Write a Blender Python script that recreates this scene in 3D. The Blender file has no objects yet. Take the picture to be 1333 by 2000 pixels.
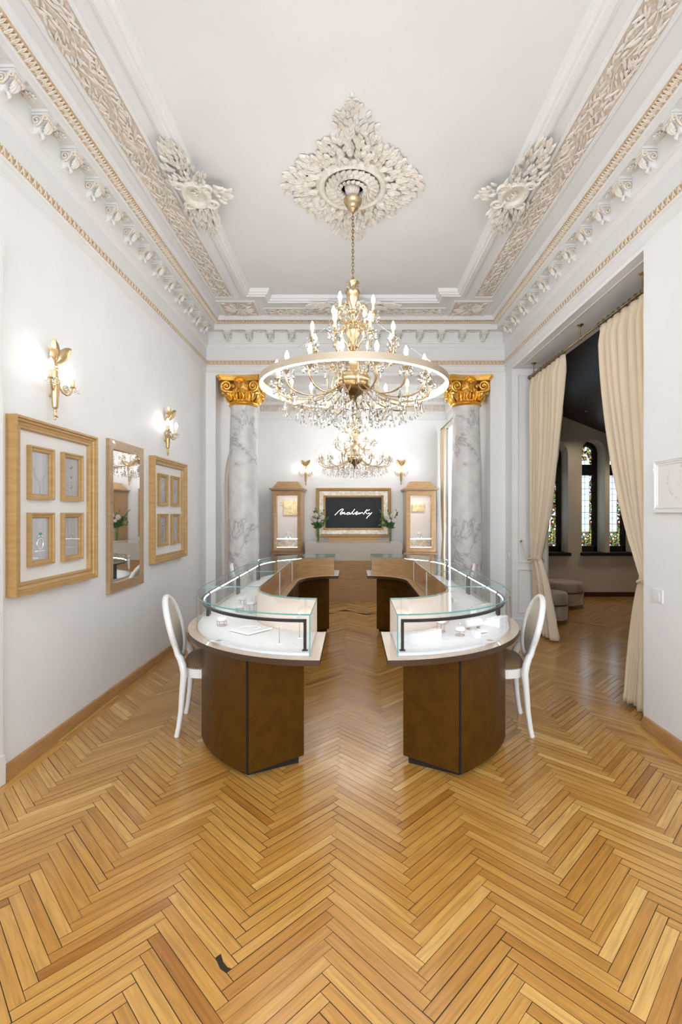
import bpy, bmesh, math, random
from math import sin, cos, pi, sqrt, atan2, radians as R
from mathutils import Vector, Matrix
random.seed(7)
S = bpy.context.scene
COL = S.collection
# ------------------------------------------------------------ camera, world, big lights, exposure
cam_d = bpy.data.cameras.new('camera'); cam = bpy.data.objects.new('camera', cam_d); COL.objects.link(cam)
cam.location = (0, 0, 1.5); cam.rotation_euler = (R(90), 0, 0)
cam_d.sensor_fit = 'VERTICAL'; cam_d.sensor_height = 36; cam_d.lens = 17.1
cam_d.shift_x = -0.011; cam_d.shift_y = 0.001; cam_d.clip_start = 0.05
S.camera = cam
S.view_settings.view_transform = 'Standard'; S.view_settings.look = 'None'
S.view_settings.gamma = 1; S.view_settings.use_curve_mapping = False
S.view_settings.exposure = 0.78
S.cycles.transparent_max_bounces = 40
w = bpy.data.worlds.new('daylight'); S.world = w; w.use_nodes = True
w.node_tree.nodes['Background'].inputs[0].default_value = (0.80, 0.90, 1.0, 1)
w.node_tree.nodes['Background'].inputs[1].default_value = 1.8
BULB = 42.0; LED_CASE = 15.0; LED_RING = 7.0
def area_light(name, loc, rot, sx, sy, power, color=(1, 1, 1)):
    d = bpy.data.lights.new(name, 'AREA'); d.shape = 'RECTANGLE'; d.size = sx; d.size_y = sy
    d.energy = power; d.color = color
    o = bpy.data.objects.new(name, d); COL.objects.link(o); o.location = loc; o.rotation_euler = rot
    return o
area_light('front_fill_light', (-0.95, -1.58, 2.0), (R(90), 0, 0), 1.3, 2.6, 34, (0.93, 0.97, 1.0))  # pair of fill lamps added behind the camera as daylight
area_light('front_fill_light', (1.05, -1.58, 2.0), (R(90), 0, 0), 1.3, 2.6, 34, (0.93, 0.97, 1.0))
area_light('side_window_light', (1.98, 8.45, 1.75), (0, R(90), 0), 2.9, 1.0, 40, (0.92, 0.97, 1.0))

# ------------------------------------------------------------ materials
def nodes(name):
    m = bpy.data.materials.new(name); m.use_nodes = True
    nt = m.node_tree; return m, nt, nt.nodes['Principled BSDF']
def setp(b, color=None, rough=None, metal=None, **k):
    if color is not None: b.inputs['Base Color'].default_value = (*color, 1)
    if rough is not None: b.inputs['Roughness'].default_value = rough
    if metal is not None: b.inputs['Metallic'].default_value = metal
    for n, v in k.items(): b.inputs[n.replace('_', ' ')].default_value = v
def mat(name, color, rough=0.5, metal=0.0, var=0.0, scale=20.0, bump=0.0, coords='Object', stretch=(1, 1, 1), color2=None, **k):
    m, nt, b = nodes(name); setp(b, color, rough, metal, **k)
    if var or bump or color2:
        tc = nt.nodes.new('ShaderNodeTexCoord'); mp = nt.nodes.new('ShaderNodeMapping')
        mp.inputs['Scale'].default_value = stretch
        nt.links.new(tc.outputs[coords], mp.inputs[0])
        no = nt.nodes.new('ShaderNodeTexNoise'); no.inputs['Scale'].default_value = scale
        no.inputs['Detail'].default_value = 5
        nt.links.new(mp.outputs[0], no.inputs['Vector'])
        if var or color2:
            rp = nt.nodes.new('ShaderNodeValToRGB')
            c2 = color2 or tuple(c * (1 + var) for c in color)
            c1 = color if color2 else tuple(c * (1 - var) for c in color)
            rp.color_ramp.elements[0].position = 0.38; rp.color_ramp.elements[1].position = 0.62
            rp.color_ramp.elements[0].color = (*c1, 1); rp.color_ramp.elements[1].color = (*c2, 1)
            nt.links.new(no.outputs[0], rp.inputs[0]); nt.links.new(rp.outputs[0], b.inputs['Base Color'])
        if bump:
            bp = nt.nodes.new('ShaderNodeBump'); bp.inputs['Strength'].default_value = bump
            bp.inputs['Distance'].default_value = 0.01
            nt.links.new(no.outputs[0], bp.inputs['Height']); nt.links.new(bp.outputs[0], b.inputs['Normal'])
    return m
def emis(name, color, strength):
    m, nt, b = nodes(name); setp(b, (0.8, 0.8, 0.8), 0.5)
    b.inputs['Emission Color'].default_value = (*color, 1); b.inputs['Emission Strength'].default_value = strength
    return m
def thin_glass(name, tint, spec=1.0, rough=0.0):
    m = bpy.data.materials.new(name); m.use_nodes = True; nt = m.node_tree; nt.nodes.clear()
    o = nt.nodes.new('ShaderNodeOutputMaterial'); mx = nt.nodes.new('ShaderNodeMixShader')
    t = nt.nodes.new('ShaderNodeBsdfTransparent'); t.inputs[0].default_value = (*tint, 1)
    g = nt.nodes.new('ShaderNodeBsdfGlossy'); g.inputs['Roughness'].default_value = rough
    f = nt.nodes.new('ShaderNodeFresnel'); f.inputs['IOR'].default_value = 1.38
    mu = nt.nodes.new('ShaderNodeMath'); mu.operation = 'MULTIPLY'; mu.inputs[1].default_value = spec
    # reflect only on the entering side of a pane, so the far side does not totally reflect
    ge = nt.nodes.new('ShaderNodeNewGeometry'); iv = nt.nodes.new('ShaderNodeMath'); iv.operation = 'SUBTRACT'; iv.inputs[0].default_value = 1
    m2 = nt.nodes.new('ShaderNodeMath'); m2.operation = 'MULTIPLY'
    nt.links.new(ge.outputs['Backfacing'], iv.inputs[1]); nt.links.new(iv.outputs[0], m2.inputs[0]); nt.links.new(f.outputs[0], m2.inputs[1])
    nt.links.new(m2.outputs[0], mu.inputs[0]); nt.links.new(mu.outputs[0], mx.inputs[0])
    nt.links.new(t.outputs[0], mx.inputs[1]); nt.links.new(g.outputs[0], mx.inputs[2]); nt.links.new(mx.outputs[0], o.inputs[0])
    return m
M = {}
M['wall'] = mat('wall_paint', (0.86, 0.872, 0.885), 0.6, var=0.015, scale=2.0)
M['ceil'] = mat('ceiling_paint', (0.80, 0.81, 0.82), 0.6, var=0.015, scale=1.5)
M['plaster'] = mat('plaster_moulding', (0.81, 0.815, 0.815), 0.6)
M['leafp'] = mat('plaster_leaf', (0.82, 0.79, 0.75), 0.6, color2=(0.76, 0.70, 0.63), scale=60)
M['patina'] = mat('tan_patina', (0.66, 0.56, 0.46), 0.65, color2=(0.76, 0.69, 0.61), scale=45)
M['medal'] = mat('medallion_plaster', (0.82, 0.80, 0.76), 0.6, color2=(0.76, 0.70, 0.62), scale=25)
M['goldpat'] = mat('golden_patina', (0.56, 0.38, 0.21), 0.55, color2=(0.70, 0.55, 0.38), scale=60)
M['eggleaf'] = mat('cornice_leaf', (0.82, 0.77, 0.70), 0.55, color2=(0.72, 0.61, 0.48), scale=70)
M['gold'] = mat('gilding', (0.90, 0.50, 0.09), 0.30, 0.85, color2=(0.98, 0.63, 0.17), scale=25)
M['brass'] = mat('aged_brass', (0.50, 0.38, 0.22), 0.32, 0.95, color2=(0.64, 0.51, 0.33), scale=30)
M['brassdk'] = mat('dark_brass', (0.30, 0.20, 0.10), 0.3, 1.0)
M['ringmetal'] = mat('champagne_metal', (0.62, 0.52, 0.40), 0.4, 0.5)
M['sconce'] = mat('sconce_brass', (0.62, 0.46, 0.25), 0.3, 0.85)
M['bulb'] = emis('bulb_glow', (1.0, 0.965, 0.92), BULB)
M['bulb_wall'] = emis('wall_bulb_glow', (1.0, 0.955, 0.90), BULB * 0.55)
M['ledcab'] = emis('cabinet_led', (1.0, 0.99, 0.97), 5.0)
M['spotcab'] = emis('cabinet_spot', (1.0, 0.99, 0.97), 80.0)
M['mirrordim'] = None
M['led'] = emis('led_strip', (1.0, 0.99, 0.97), LED_CASE)
M['ledring'] = emis('ring_led', (1.0, 0.97, 0.92), LED_RING)
M['ivory'] = mat('ivory_sleeve', (0.80, 0.68, 0.50), 0.5)
m, nt, b = nodes('crystal'); setp(b, (1, 1, 1), 0.0); b.inputs['Transmission Weight'].default_value = 1; b.inputs['IOR'].default_value = 1.55
M['crystal'] = m
M['glass'] = thin_glass('clear_glass', (0.985, 0.995, 0.99), 0.7)
M['frameglass'] = thin_glass('picture_glass', (0.97, 0.97, 0.97), 0.8)
M['glassedge'] = mat('glass_edge', (0.13, 0.38, 0.36), 0.1)
M['wood'] = mat('golden_veneer', (0.46, 0.27, 0.12), 0.38, 0.0, color2=(0.55, 0.335, 0.155), scale=6, stretch=(1, 1, 9), Coat_Weight=0.3)
M['bronze'] = mat('bronze_lacquer', (0.085, 0.034, 0.002), 0.42, 0.3, color2=(0.105, 0.045, 0.003), scale=14, bump=0.02, Specular_IOR_Level=0.3)
M['top'] = mat('counter_veneer', (0.60, 0.47, 0.36), 0.3, color2=(0.66, 0.53, 0.42), scale=5, stretch=(8, 1, 1), Coat_Weight=0.4)
M['topedge'] = mat('counter_edge', (0.055, 0.026, 0.011), 0.35)
M['lining'] = mat('case_lining', (0.74, 0.62, 0.54), 0.6)
M['white'] = mat('white_leatherette', (0.83, 0.83, 0.85), 0.6)
M['display'] = mat('display_felt', (0.80, 0.80, 0.83), 0.75, var=0.03, scale=40)
M['black'] = mat('black_metal', (0.018, 0.019, 0.022), 0.35, 0.3)
M['dark'] = mat('black_void', (0.008, 0.007, 0.006), 0.8)
M['framewood'] = mat('frame_gold_wood', (0.47, 0.285, 0.10), 0.42, 0.1, color2=(0.53, 0.335, 0.135), scale=10, stretch=(1, 1, 5))
M['mirrorwood'] = mat('mirror_frame_wood', (0.38, 0.23, 0.12), 0.35, color2=(0.45, 0.28, 0.15), scale=8, stretch=(1, 1, 6), Coat_Weight=0.4)
M['mirrordim'] = mat('mirror_painted_reflection', (0.50, 0.42, 0.32), 0.4, 0.5, color2=(0.66, 0.62, 0.56), scale=22)  # beige and silver mottling paints in the reflections a mirror would show
M['mirror'] = mat('mirror_silver', (0.93, 0.93, 0.92), 0.02, 1.0)
M['matboard'] = mat('white_mat_board', (0.84, 0.83, 0.81), 0.8)
M['greypic'] = mat('grey_backing', (0.52, 0.52, 0.53), 0.45, var=0.06, scale=3, stretch=(1, 14, 0.6))  # upright streaks paint the curtain folds reflected in the picture glass
M['silver'] = mat('silver_jewel', (0.75, 0.76, 0.78), 0.2, 1.0)
M['silverline'] = mat('silver_drawing', (0.80, 0.81, 0.82), 0.4, 0.2)
M['emerald'] = mat('green_stone', (0.02, 0.30, 0.18), 0.1)
M['chairwhite'] = mat('white_lacquer', (0.86, 0.86, 0.86), 0.3, Coat_Weight=0.3)
M['beigefab'] = mat('beige_upholstery', (0.62, 0.54, 0.45), 0.8, var=0.06, scale=8)
M['brownvel'] = mat('brown_velvet', (0.17, 0.10, 0.045), 0.85, var=0.12, scale=7, Sheen_Weight=0.1)
M['taupevel'] = mat('taupe_velvet', (0.40, 0.33, 0.25), 0.85, var=0.2, scale=5, Sheen_Weight=0.5)
M['curtain'] = mat('cream_curtain', (0.76, 0.64, 0.48), 0.8, var=0.01, scale=30, Sheen_Weight=0.2)
M['rope'] = mat('curtain_rope', (0.72, 0.60, 0.46), 0.8)
m, nt, b = nodes('sheer_curtain'); setp(b, (0.88, 0.9, 0.93), 0.8)
tr = nt.nodes.new('ShaderNodeBsdfTranslucent'); tr.inputs[0].default_value = (0.9, 0.92, 0.95, 1)
mx = nt.nodes.new('ShaderNodeMixShader'); mx.inputs[0].default_value = 0.6
nt.links.new(b.outputs[0], mx.inputs[1]); nt.links.new(tr.outputs[0], mx.inputs[2]); nt.links.new(mx.outputs[0], nt.nodes['Material Output'].inputs[0])
M['sheer'] = m
M['railbrass'] = mat('curtain_rail_brass', (0.30, 0.22, 0.12), 0.3, 0.9)
M['skirting'] = mat('oak_skirting', (0.42, 0.22, 0.08), 0.4, color2=(0.50, 0.28, 0.11), scale=5, stretch=(8, 1, 8), Coat_Weight=0.2)
M['darkceil'] = mat('dark_wood_ceiling', (0.018, 0.008, 0.005), 0.35, color2=(0.028, 0.012, 0.007), scale=3, stretch=(1, 8, 1))
M['beigewall'] = mat('beige_wall', (0.62, 0.56, 0.46), 0.8, bump=0.25, scale=180)
M['console'] = mat('cream_lacquer', (0.66, 0.60, 0.53), 0.2, Coat_Weight=0.5)
M['tvblack'] = mat('screen_black', (0.012, 0.014, 0.018), 0.4, Specular_IOR_Level=0.25)
M['logo'] = emis('logo_white', (1, 1, 1), 1.0)
M['leafg'] = mat('green_leaf', (0.03, 0.10, 0.02), 0.45, color2=(0.07, 0.20, 0.04), scale=30)
M['stem'] = mat('green_stem', (0.12, 0.22, 0.06), 0.5)
M['flower'] = mat('blush_flower', (0.84, 0.74, 0.72), 0.6)
M['goldplaque'] = mat('gold_leaf_plaque', (0.72, 0.60, 0.34), 0.45, 0.2, color2=(0.80, 0.70, 0.44), scale=30)
M['lightgold'] = mat('pale_gold_leaf', (0.88, 0.80, 0.58), 0.35, 0.2)
M['rosegold'] = mat('rose_gold_wire', (0.50, 0.36, 0.30), 0.35, 0.5)
M['switch'] = mat('white_plastic', (0.82, 0.82, 0.82), 0.35)
M['cardgrey'] = mat('grey_print', (0.45, 0.44, 0.45), 0.5)
M['beigeprint'] = mat('beige_print', (0.62, 0.58, 0.53), 0.6)
M['greypanel'] = mat('grey_recess', (0.22, 0.23, 0.24), 0.5)
# marble
m, nt, b = nodes('grey_marble'); setp(b, (0.7, 0.7, 0.7), 0.38)
tc = nt.nodes.new('ShaderNodeTexCoord'); mp = nt.nodes.new('ShaderNodeMapping'); mp.inputs['Rotation'].default_value = (0.5, 0.6, 0.3)
n1 = nt.nodes.new('ShaderNodeTexNoise'); n1.inputs['Scale'].default_value = 1.1; n1.inputs['Detail'].default_value = 9; n1.inputs['Roughness'].default_value = 0.62; n1.inputs['Distortion'].default_value = 0.7
sb = nt.nodes.new('ShaderNodeMath'); sb.operation = 'SUBTRACT'; sb.inputs[1].default_value = 0.5
ab = nt.nodes.new('ShaderNodeMath'); ab.operation = 'ABSOLUTE'
rp = nt.nodes.new('ShaderNodeValToRGB'); e = rp.color_ramp.elements
e[0].position = 0.0; e[0].color = (0.44, 0.44, 0.45, 1); e[1].position = 0.012; e[1].color = (0.71, 0.705, 0.69, 1)
x = e.new(0.04); x.color = (0.79, 0.785, 0.77, 1)
n2 = nt.nodes.new('ShaderNodeTexNoise'); n2.inputs['Scale'].default_value = 7; n2.inputs['Detail'].default_value = 8
rp2 = nt.nodes.new('ShaderNodeValToRGB'); rp2.color_ramp.elements[0].position = 0.35; rp2.color_ramp.elements[0].color = (0.86, 0.86, 0.87, 1); rp2.color_ramp.elements[1].position = 0.6; rp2.color_ramp.elements[1].color = (1, 1, 1, 1)
mm = nt.nodes.new('ShaderNodeMixRGB'); mm.blend_type = 'MULTIPLY'; mm.inputs[0].default_value = 1
L = nt.links.new
L(tc.outputs['Object'], mp.inputs[0]); L(mp.outputs[0], n1.inputs['Vector']); L(mp.outputs[0], n2.inputs['Vector']); L(n1.outputs[0], sb.inputs[0]); L(sb.outputs[0], ab.inputs[0]); L(ab.outputs[0], rp.inputs[0])
L(n2.outputs[0], rp2.inputs[0]); L(rp.outputs[0], mm.inputs[1]); L(rp2.outputs[0], mm.inputs[2]); L(mm.outputs[0], b.inputs['Base Color'])
M['marble'] = m
# parquet: one random number per plank, grain along each plank
m, nt, b = nodes('oak_parquet'); setp(b, (0.5, 0.3, 0.1), 0.24); b.inputs['Coat Weight'].default_value = 0.25; b.inputs['Coat Roughness'].default_value = 0.12
at = nt.nodes.new('ShaderNodeAttribute'); at.attribute_name = 'plank'
rp = nt.nodes.new('ShaderNodeValToRGB'); e = rp.color_ramp.elements
e[0].position = 0; e[0].color = (0.36, 0.15, 0.025, 1); e[1].position = 1; e[1].color = (0.72, 0.45, 0.15, 1)
for p_, c_ in ((0.12, (0.43, 0.20, 0.038, 1)), (0.5, (0.53, 0.275, 0.062, 1)), (0.8, (0.61, 0.345, 0.092, 1))):
    x = e.new(p_); x.color = c_
uv = nt.nodes.new('ShaderNodeUVMap'); uv.uv_map = 'UVMap'
mp = nt.nodes.new('ShaderNodeMapping'); mp.inputs['Scale'].default_value = (2.2, 34, 1)
n1 = nt.nodes.new('ShaderNodeTexNoise'); n1.inputs['Scale'].default_value = 2.0; n1.inputs['Detail'].default_value = 6; n1.inputs['Distortion'].default_value = 0.8
rp2 = nt.nodes.new('ShaderNodeValToRGB'); rp2.color_ramp.elements[0].position = 0.3; rp2.color_ramp.elements[0].color = (0.78, 0.74, 0.68, 1); rp2.color_ramp.elements[1].position = 0.62; rp2.color_ramp.elements[1].color = (1.08, 1.06, 1.03, 1)
mm = nt.nodes.new('ShaderNodeMixRGB'); mm.blend_type = 'MULTIPLY'; mm.inputs[0].default_value = 1
L = nt.links.new
L(at.outputs['Fac'], rp.inputs[0]); L(uv.outputs[0], mp.inputs[0]); L(mp.outputs[0], n1.inputs['Vector']); L(n1.outputs[0], rp2.inputs[0])
L(rp.outputs[0], mm.inputs[1]); L(rp2.outputs[0], mm.inputs[2]); L(mm.outputs[0], b.inputs['Base Color'])
bp = nt.nodes.new('ShaderNodeBump'); bp.inputs['Strength'].default_value = 0.12; bp.inputs['Distance'].default_value = 0.002
tc = nt.nodes.new('ShaderNodeTexCoord'); n3 = nt.nodes.new('ShaderNodeTexNoise'); n3.inputs['Scale'].default_value = 9; n3.inputs['Detail'].default_value = 3
L(tc.outputs['Object'], n3.inputs['Vector']); L(n3.outputs[0], bp.inputs['Height']); L(bp.outputs[0], b.inputs['Normal'])
M['parquet'] = m
M['gap'] = mat('parquet_joint', (0.03, 0.012, 0.005), 0.7)
# stained glass: leaded panes of coloured glass the daylight shines through
m = bpy.data.materials.new('stained_glass'); m.use_nodes = True; nt = m.node_tree; nt.nodes.clear(); L = nt.links.new
o = nt.nodes.new('ShaderNodeOutputMaterial'); t = nt.nodes.new('ShaderNodeBsdfTransparent'); g = nt.nodes.new('ShaderNodeBsdfGlossy'); g.inputs['Roughness'].default_value = 0.1
mx = nt.nodes.new('ShaderNodeMixShader'); mx.inputs[0].default_value = 0.06
uv = nt.nodes.new('ShaderNodeUVMap'); uv.uv_map = 'UVMap'
vo = nt.nodes.new('ShaderNodeTexVoronoi'); vo.inputs['Scale'].default_value = 26; L(uv.outputs[0], vo.inputs['Vector'])
ve = nt.nodes.new('ShaderNodeTexVoronoi'); ve.feature = 'DISTANCE_TO_EDGE'; ve.inputs['Scale'].default_value = 26; L(uv.outputs[0], ve.inputs['Vector'])
lead = nt.nodes.new('ShaderNodeMath'); lead.operation = 'GREATER_THAN'; lead.inputs[1].default_value = 0.07; L(ve.outputs[0], lead.inputs[0])
sep = nt.nodes.new('ShaderNodeSeparateXYZ'); L(uv.outputs[0], sep.inputs[0])
cr = nt.nodes.new('ShaderNodeValToRGB'); cr.color_ramp.interpolation = 'CONSTANT'; e = cr.color_ramp.elements
e[0].position = 0; e[0].color = (0.45, 0.38, 0.14, 1); e[1].position = 0.25; e[1].color = (0.25, 0.38, 0.30, 1)
for p_, c_ in ((0.4, (0.75, 0.80, 0.85, 1)), (0.65, (0.5, 0.46, 0.25, 1)), (0.8, (0.35, 0.16, 0.10, 1))):
    x = e.new(p_); x.color = c_
sc = nt.nodes.new('ShaderNodeSeparateColor'); L(vo.outputs['Color'], sc.inputs[0]); L(sc.outputs[0], cr.inputs[0])
# clear field except the ornate foot and head and the coloured side borders
hi = nt.nodes.new('ShaderNodeMath'); hi.operation = 'GREATER_THAN'; hi.inputs[1].default_value = 0.30; L(sep.outputs[1], hi.inputs[0])
hi2 = nt.nodes.new('ShaderNodeMath'); hi2.operation = 'LESS_THAN'; hi2.inputs[1].default_value = 1.62; L(sep.outputs[1], hi2.inputs[0])
xa = nt.nodes.new('ShaderNodeMath'); xa.operation = 'ABSOLUTE'; L(sep.outputs[0], xa.inputs[0])
xb = nt.nodes.new('ShaderNodeMath'); xb.operation = 'LESS_THAN'; xb.inputs[1].default_value = 0.085; L(xa.outputs[0], xb.inputs[0])
a1 = nt.nodes.new('ShaderNodeMath'); a1.operation = 'MULTIPLY'; L(hi.outputs[0], a1.inputs[0]); L(hi2.outputs[0], a1.inputs[1])
a2 = nt.nodes.new('ShaderNodeMath'); a2.operation = 'MULTIPLY'; L(a1.outputs[0], a2.inputs[0]); L(xb.outputs[0], a2.inputs[1])
br = nt.nodes.new('ShaderNodeTexBrick'); br.inputs['Scale'].default_value = 1; br.inputs['Brick Width'].default_value = 0.085; br.inputs['Row Height'].default_value = 0.11; br.inputs['Mortar Size'].default_value = 0.004; br.offset = 0
br.inputs['Color1'].default_value = (0.80, 0.86, 0.92, 1); br.inputs['Color2'].default_value = (0.72, 0.80, 0.88, 1); br.inputs['Mortar'].default_value = (0.02, 0.02, 0.02, 1); L(uv.outputs[0], br.inputs['Vector'])
orn = nt.nodes.new('ShaderNodeMixRGB'); orn.blend_type = 'MULTIPLY'; orn.inputs[0].default_value = 1; L(cr.outputs[0], orn.inputs[1]); L(lead.outputs[0], orn.inputs[2])
fin = nt.nodes.new('ShaderNodeMixRGB'); L(a2.outputs[0], fin.inputs[0]); L(orn.outputs[0], fin.inputs[1]); L(br.outputs[0], fin.inputs[2])
L(fin.outputs[0], t.inputs[0]); L(t.outputs[0], mx.inputs[1]); L(g.outputs[0], mx.inputs[2]); L(mx.outputs[0], o.inputs[0])
M['stained'] = m

# ------------------------------------------------------------ mesh helpers
class MB:
    def __init__(s): s.v = []; s.f = []; s.m = []
    def add(s, vs, fs, mi=0):
        o = len(s.v); s.v += [tuple(p) for p in vs]
        for f in fs: s.f.append([i + o for i in f]); s.m.append(mi)
        return s
    def box(s, x0, x1, y0, y1, z0, z1, mi=0):
        return s.add([(x0, y0, z0), (x1, y0, z0), (x1, y1, z0), (x0, y1, z0), (x0, y0, z1), (x1, y0, z1), (x1, y1, z1), (x0, y1, z1)],
                     [(0, 3, 2, 1), (4, 5, 6, 7), (0, 1, 5, 4), (1, 2, 6, 5), (2, 3, 7, 6), (3, 0, 4, 7)], mi)
    def grid(s, rows, cu=False, cv=False, mi=0):
        n = len(rows); k = len(rows[0]); vs = [p for r in rows for p in r]; fs = []
        for i in range(n if cu else n - 1):
            for j in range(k if cv else k - 1):
                a, b_ = i, (i + 1) % n; c, d = j, (j + 1) % k
                fs.append((a * k + c, b_ * k + c, b_ * k + d, a * k + d))
        return s.add(vs, fs, mi)
    def lathe(s, prof, c=(0, 0, 0), n=24, mi=0, flute=0, fa=0.0, sx=1, sy=1):
        rows = []
        for r, z in prof:
            row = []
            for i in range(n):
                t = 2 * pi * i / n; q = r * (1 - (fa * abs(sin(flute * t / 2)) if flute else 0))
                row.append((c[0] + q * cos(t) * sx, c[1] + q * sin(t) * sy, c[2] + z))
            rows.append(row)
        s.grid(rows, cv=True, mi=mi)
        k = len(s.v)
        if prof[0][0] > 1e-5: s.f.append(list(range(k - len(prof) * n, k - len(prof) * n + n))); s.m.append(mi)
        if prof[-1][0] > 1e-5: s.f.append(list(range(k - n, k))); s.m.append(mi)
        return s
    def tube(s, path, r, n=8, closed=False, mi=0, flat=1.0):
        P = [Vector(p) for p in path]; k = len(P); rows = []
        up = Vector((0, 0, 1)); prev = None
        for i in range(k):
            a = P[(i - 1) % k] if (closed or i > 0) else P[i]; b_ = P[(i + 1) % k] if (closed or i < k - 1) else P[i]
            t = (b_ - a); t = t.normalized() if t.length > 1e-9 else Vector((0, 0, 1))
            if prev is None:
                ref = up if abs(t.z) < 0.95 else Vector((1, 0, 0))
                nx = t.cross(ref).normalized()
            else:
                nx = prev - t * prev.dot(t)
                nx = nx.normalized() if nx.length > 1e-6 else t.cross(Vector((1, 0, 0))).normalized()
            prev = nx; ny = t.cross(nx)
            rr = r[i] if isinstance(r, (list, tuple)) else r
            rows.append([P[i] + nx * rr * cos(2 * pi * j / n) + ny * rr * flat * sin(2 * pi * j / n) for j in range(n)])
        o = len(s.v); s.grid(rows, cu=closed, cv=True, mi=mi)
        if not closed:
            s.f.append(list(range(o, o + n))); s.m.append(mi); s.f.append(list(range(o + (k - 1) * n, o + k * n))); s.m.append(mi)
        return s
    def prism(s, poly, z0, z1, mi=0, side=None):
        n = len(poly); side = mi if side is None else side
        vs = [(p[0], p[1], z0) for p in poly] + [(p[0], p[1], z1) for p in poly]
        s.add(vs, [list(range(n)), list(range(n, 2 * n))], mi); o = len(s.v) - 2 * n
        for i in range(n):
            j = (i + 1) % n; s.f.append([o + i, o + j, o + n + j, o + n + i]); s.m.append(side)
        return s
    def ball(s, c, r, n=8, mi=0, sz=1.0):
        k = max(4, n // 2)
        return s.lathe([(max(r * sin(pi * i / k), 1e-6), -r * sz * cos(pi * i / k)) for i in range(k + 1)], c, n, mi)
    def leaf(s, o, d, nrm, Ln, W, lift=0.15, curl=0.25, mi=0, thick=0.25):
        o = Vector(o); d = Vector(d).normalized(); nrm = Vector(nrm); nrm = (nrm - d * nrm.dot(d)).normalized(); sd = d.cross(nrm)
        vs = []; st = ((0, 0.12), (0.25, 0.8), (0.55, 1.0), (0.82, 0.6), (1.0, 0.03))
        for t, ww in st:
            c = o + d * Ln * t + nrm * Ln * (lift * sin(pi * min(t * 0.8, 1)) - curl * 0.0)
            e = W * 0.5 * ww
            vs += [c - sd * e - nrm * W * thick * 0.6, c - sd * e * 0.5 + nrm * W * thick * 0.35, c, c + sd * e * 0.5 + nrm * W * thick * 0.35, c + sd * e - nrm * W * thick * 0.6]
        fs = []
        for i in range(4):
            for j in range(4): fs.append((i * 5 + j, i * 5 + j + 1, i * 5 + j + 6, i * 5 + j + 5))
        return s.add(vs, fs, mi)
    def xf(s, fn): s.v = [tuple(fn(Vector(p))) for p in s.v]; return s
    def mat4(s, mtx): s.v = [tuple(mtx @ Vector(p)) for p in s.v]; return s
    def build(s, name, mats, parent=None, world=False, ang=38, recalc=True, uvs=None):
        me = bpy.data.meshes.new(name)
        vs = s.v
        if parent is not None and world:
            inv = lmat(parent).inverted(); vs = [tuple(inv @ Vector(p)) for p in vs]
        me.from_pydata(vs, [], s.f)
        if not isinstance(mats, (list, tuple)): mats = [mats]
        for q in mats: me.materials.append(M[q])
        me.polygons.foreach_set('material_index', s.m)
        if recalc:
            bm = bmesh.new(); bm.from_mesh(me); bmesh.ops.recalc_face_normals(bm, faces=bm.faces); bm.to_mesh(me); bm.free()
        me.polygons.foreach_set('use_smooth', [True] * len(me.polygons))
        me.set_sharp_from_angle(angle=R(ang)); me.update()
        ob = bpy.data.objects.new(name, me); COL.objects.link(ob)
        if parent is not None: ob.parent = parent
        return ob
def lmat(o):
    m_ = Matrix.LocRotScale(o.location, o.rotation_euler, o.scale)
    return lmat(o.parent) @ m_ if o.parent else m_
def tag(o, label, cat, group=None, kind=None):
    o['label'] = label; o['category'] = cat
    if group: o['group'] = group
    if kind: o['kind'] = kind
    return o
def struct(o): o['kind'] = 'structure'; return o
def thing(name, label, cat, loc=(0, 0, 0), rz=0, group=None):
    o = bpy.data.objects.new(name, None); COL.objects.link(o); o.location = loc; o.rotation_euler = (0, 0, rz)
    o.empty_display_size = 0.1
    return tag(o, label, cat, group)
def copy_tree(o, parent=None):
    c = o.copy(); COL.objects.link(c)
    if parent is not None: c.parent = parent
    for ch in list(o.children): copy_tree(ch, c)
    return c
def dup(o, loc, rz, label, group=None):
    c = copy_tree(o); c.location = loc; c.rotation_euler = (0, 0, rz); c['label'] = label
    if group: c['group'] = group
    return c
# mitred sweep of a profile [(offset to the right of travel, height)] along a 2-D path
def sweep_rows(path, prof, closed):
    n = len(path); rows = []
    for i in range(n):
        p = Vector(path[i]); ns = []
        if closed or i > 0: d = (p - Vector(path[(i - 1) % n])).normalized(); ns.append(Vector((d.y, -d.x)))
        if closed or i < n - 1: d = (Vector(path[(i + 1) % n]) - p).normalized(); ns.append(Vector((d.y, -d.x)))
        nn = ns[0] if len(ns) == 1 else (ns[0] + ns[1])
        if len(ns) == 2: nn = nn.normalized(); nn = nn / max(nn.dot(ns[0]), 0.2)
        rows.append([(p.x + nn.x * o_, p.y + nn.y * o_, h) for o_, h in prof])
    return rows
def sweep(mb, path, prof, closed=False, mapf=None, cp=False, mi=0):
    rows = sweep_rows(path, prof, closed)
    if mapf: rows = [[mapf(*p) for p in r] for r in rows]
    mb.grid(rows, cu=closed, cv=cp, mi=mi); return mb
def rect(x0, x1, y0, y1): return [(x0, y0), (x0, y1), (x1, y1), (x1, y0)]     # clockwise: offset goes inward
def spiral(c, r0, r1, turns, a0, n=20, ax=None):
    # spiral in the plane spanned by ax=(U,V)
    U, V = ax; c = Vector(c); out = []
    for i in range(n + 1):
        t = i / n; a = a0 + turns * 2 * pi * t; r = r0 + (r1 - r0) * t
        out.append(c + Vector(U) * r * cos(a) + Vector(V) * r * sin(a))
    return out
# ------------------------------------------------------------ the room
XL, XR, YB = -1.96, 2.05, 6.51
ZC = 4.05
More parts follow.
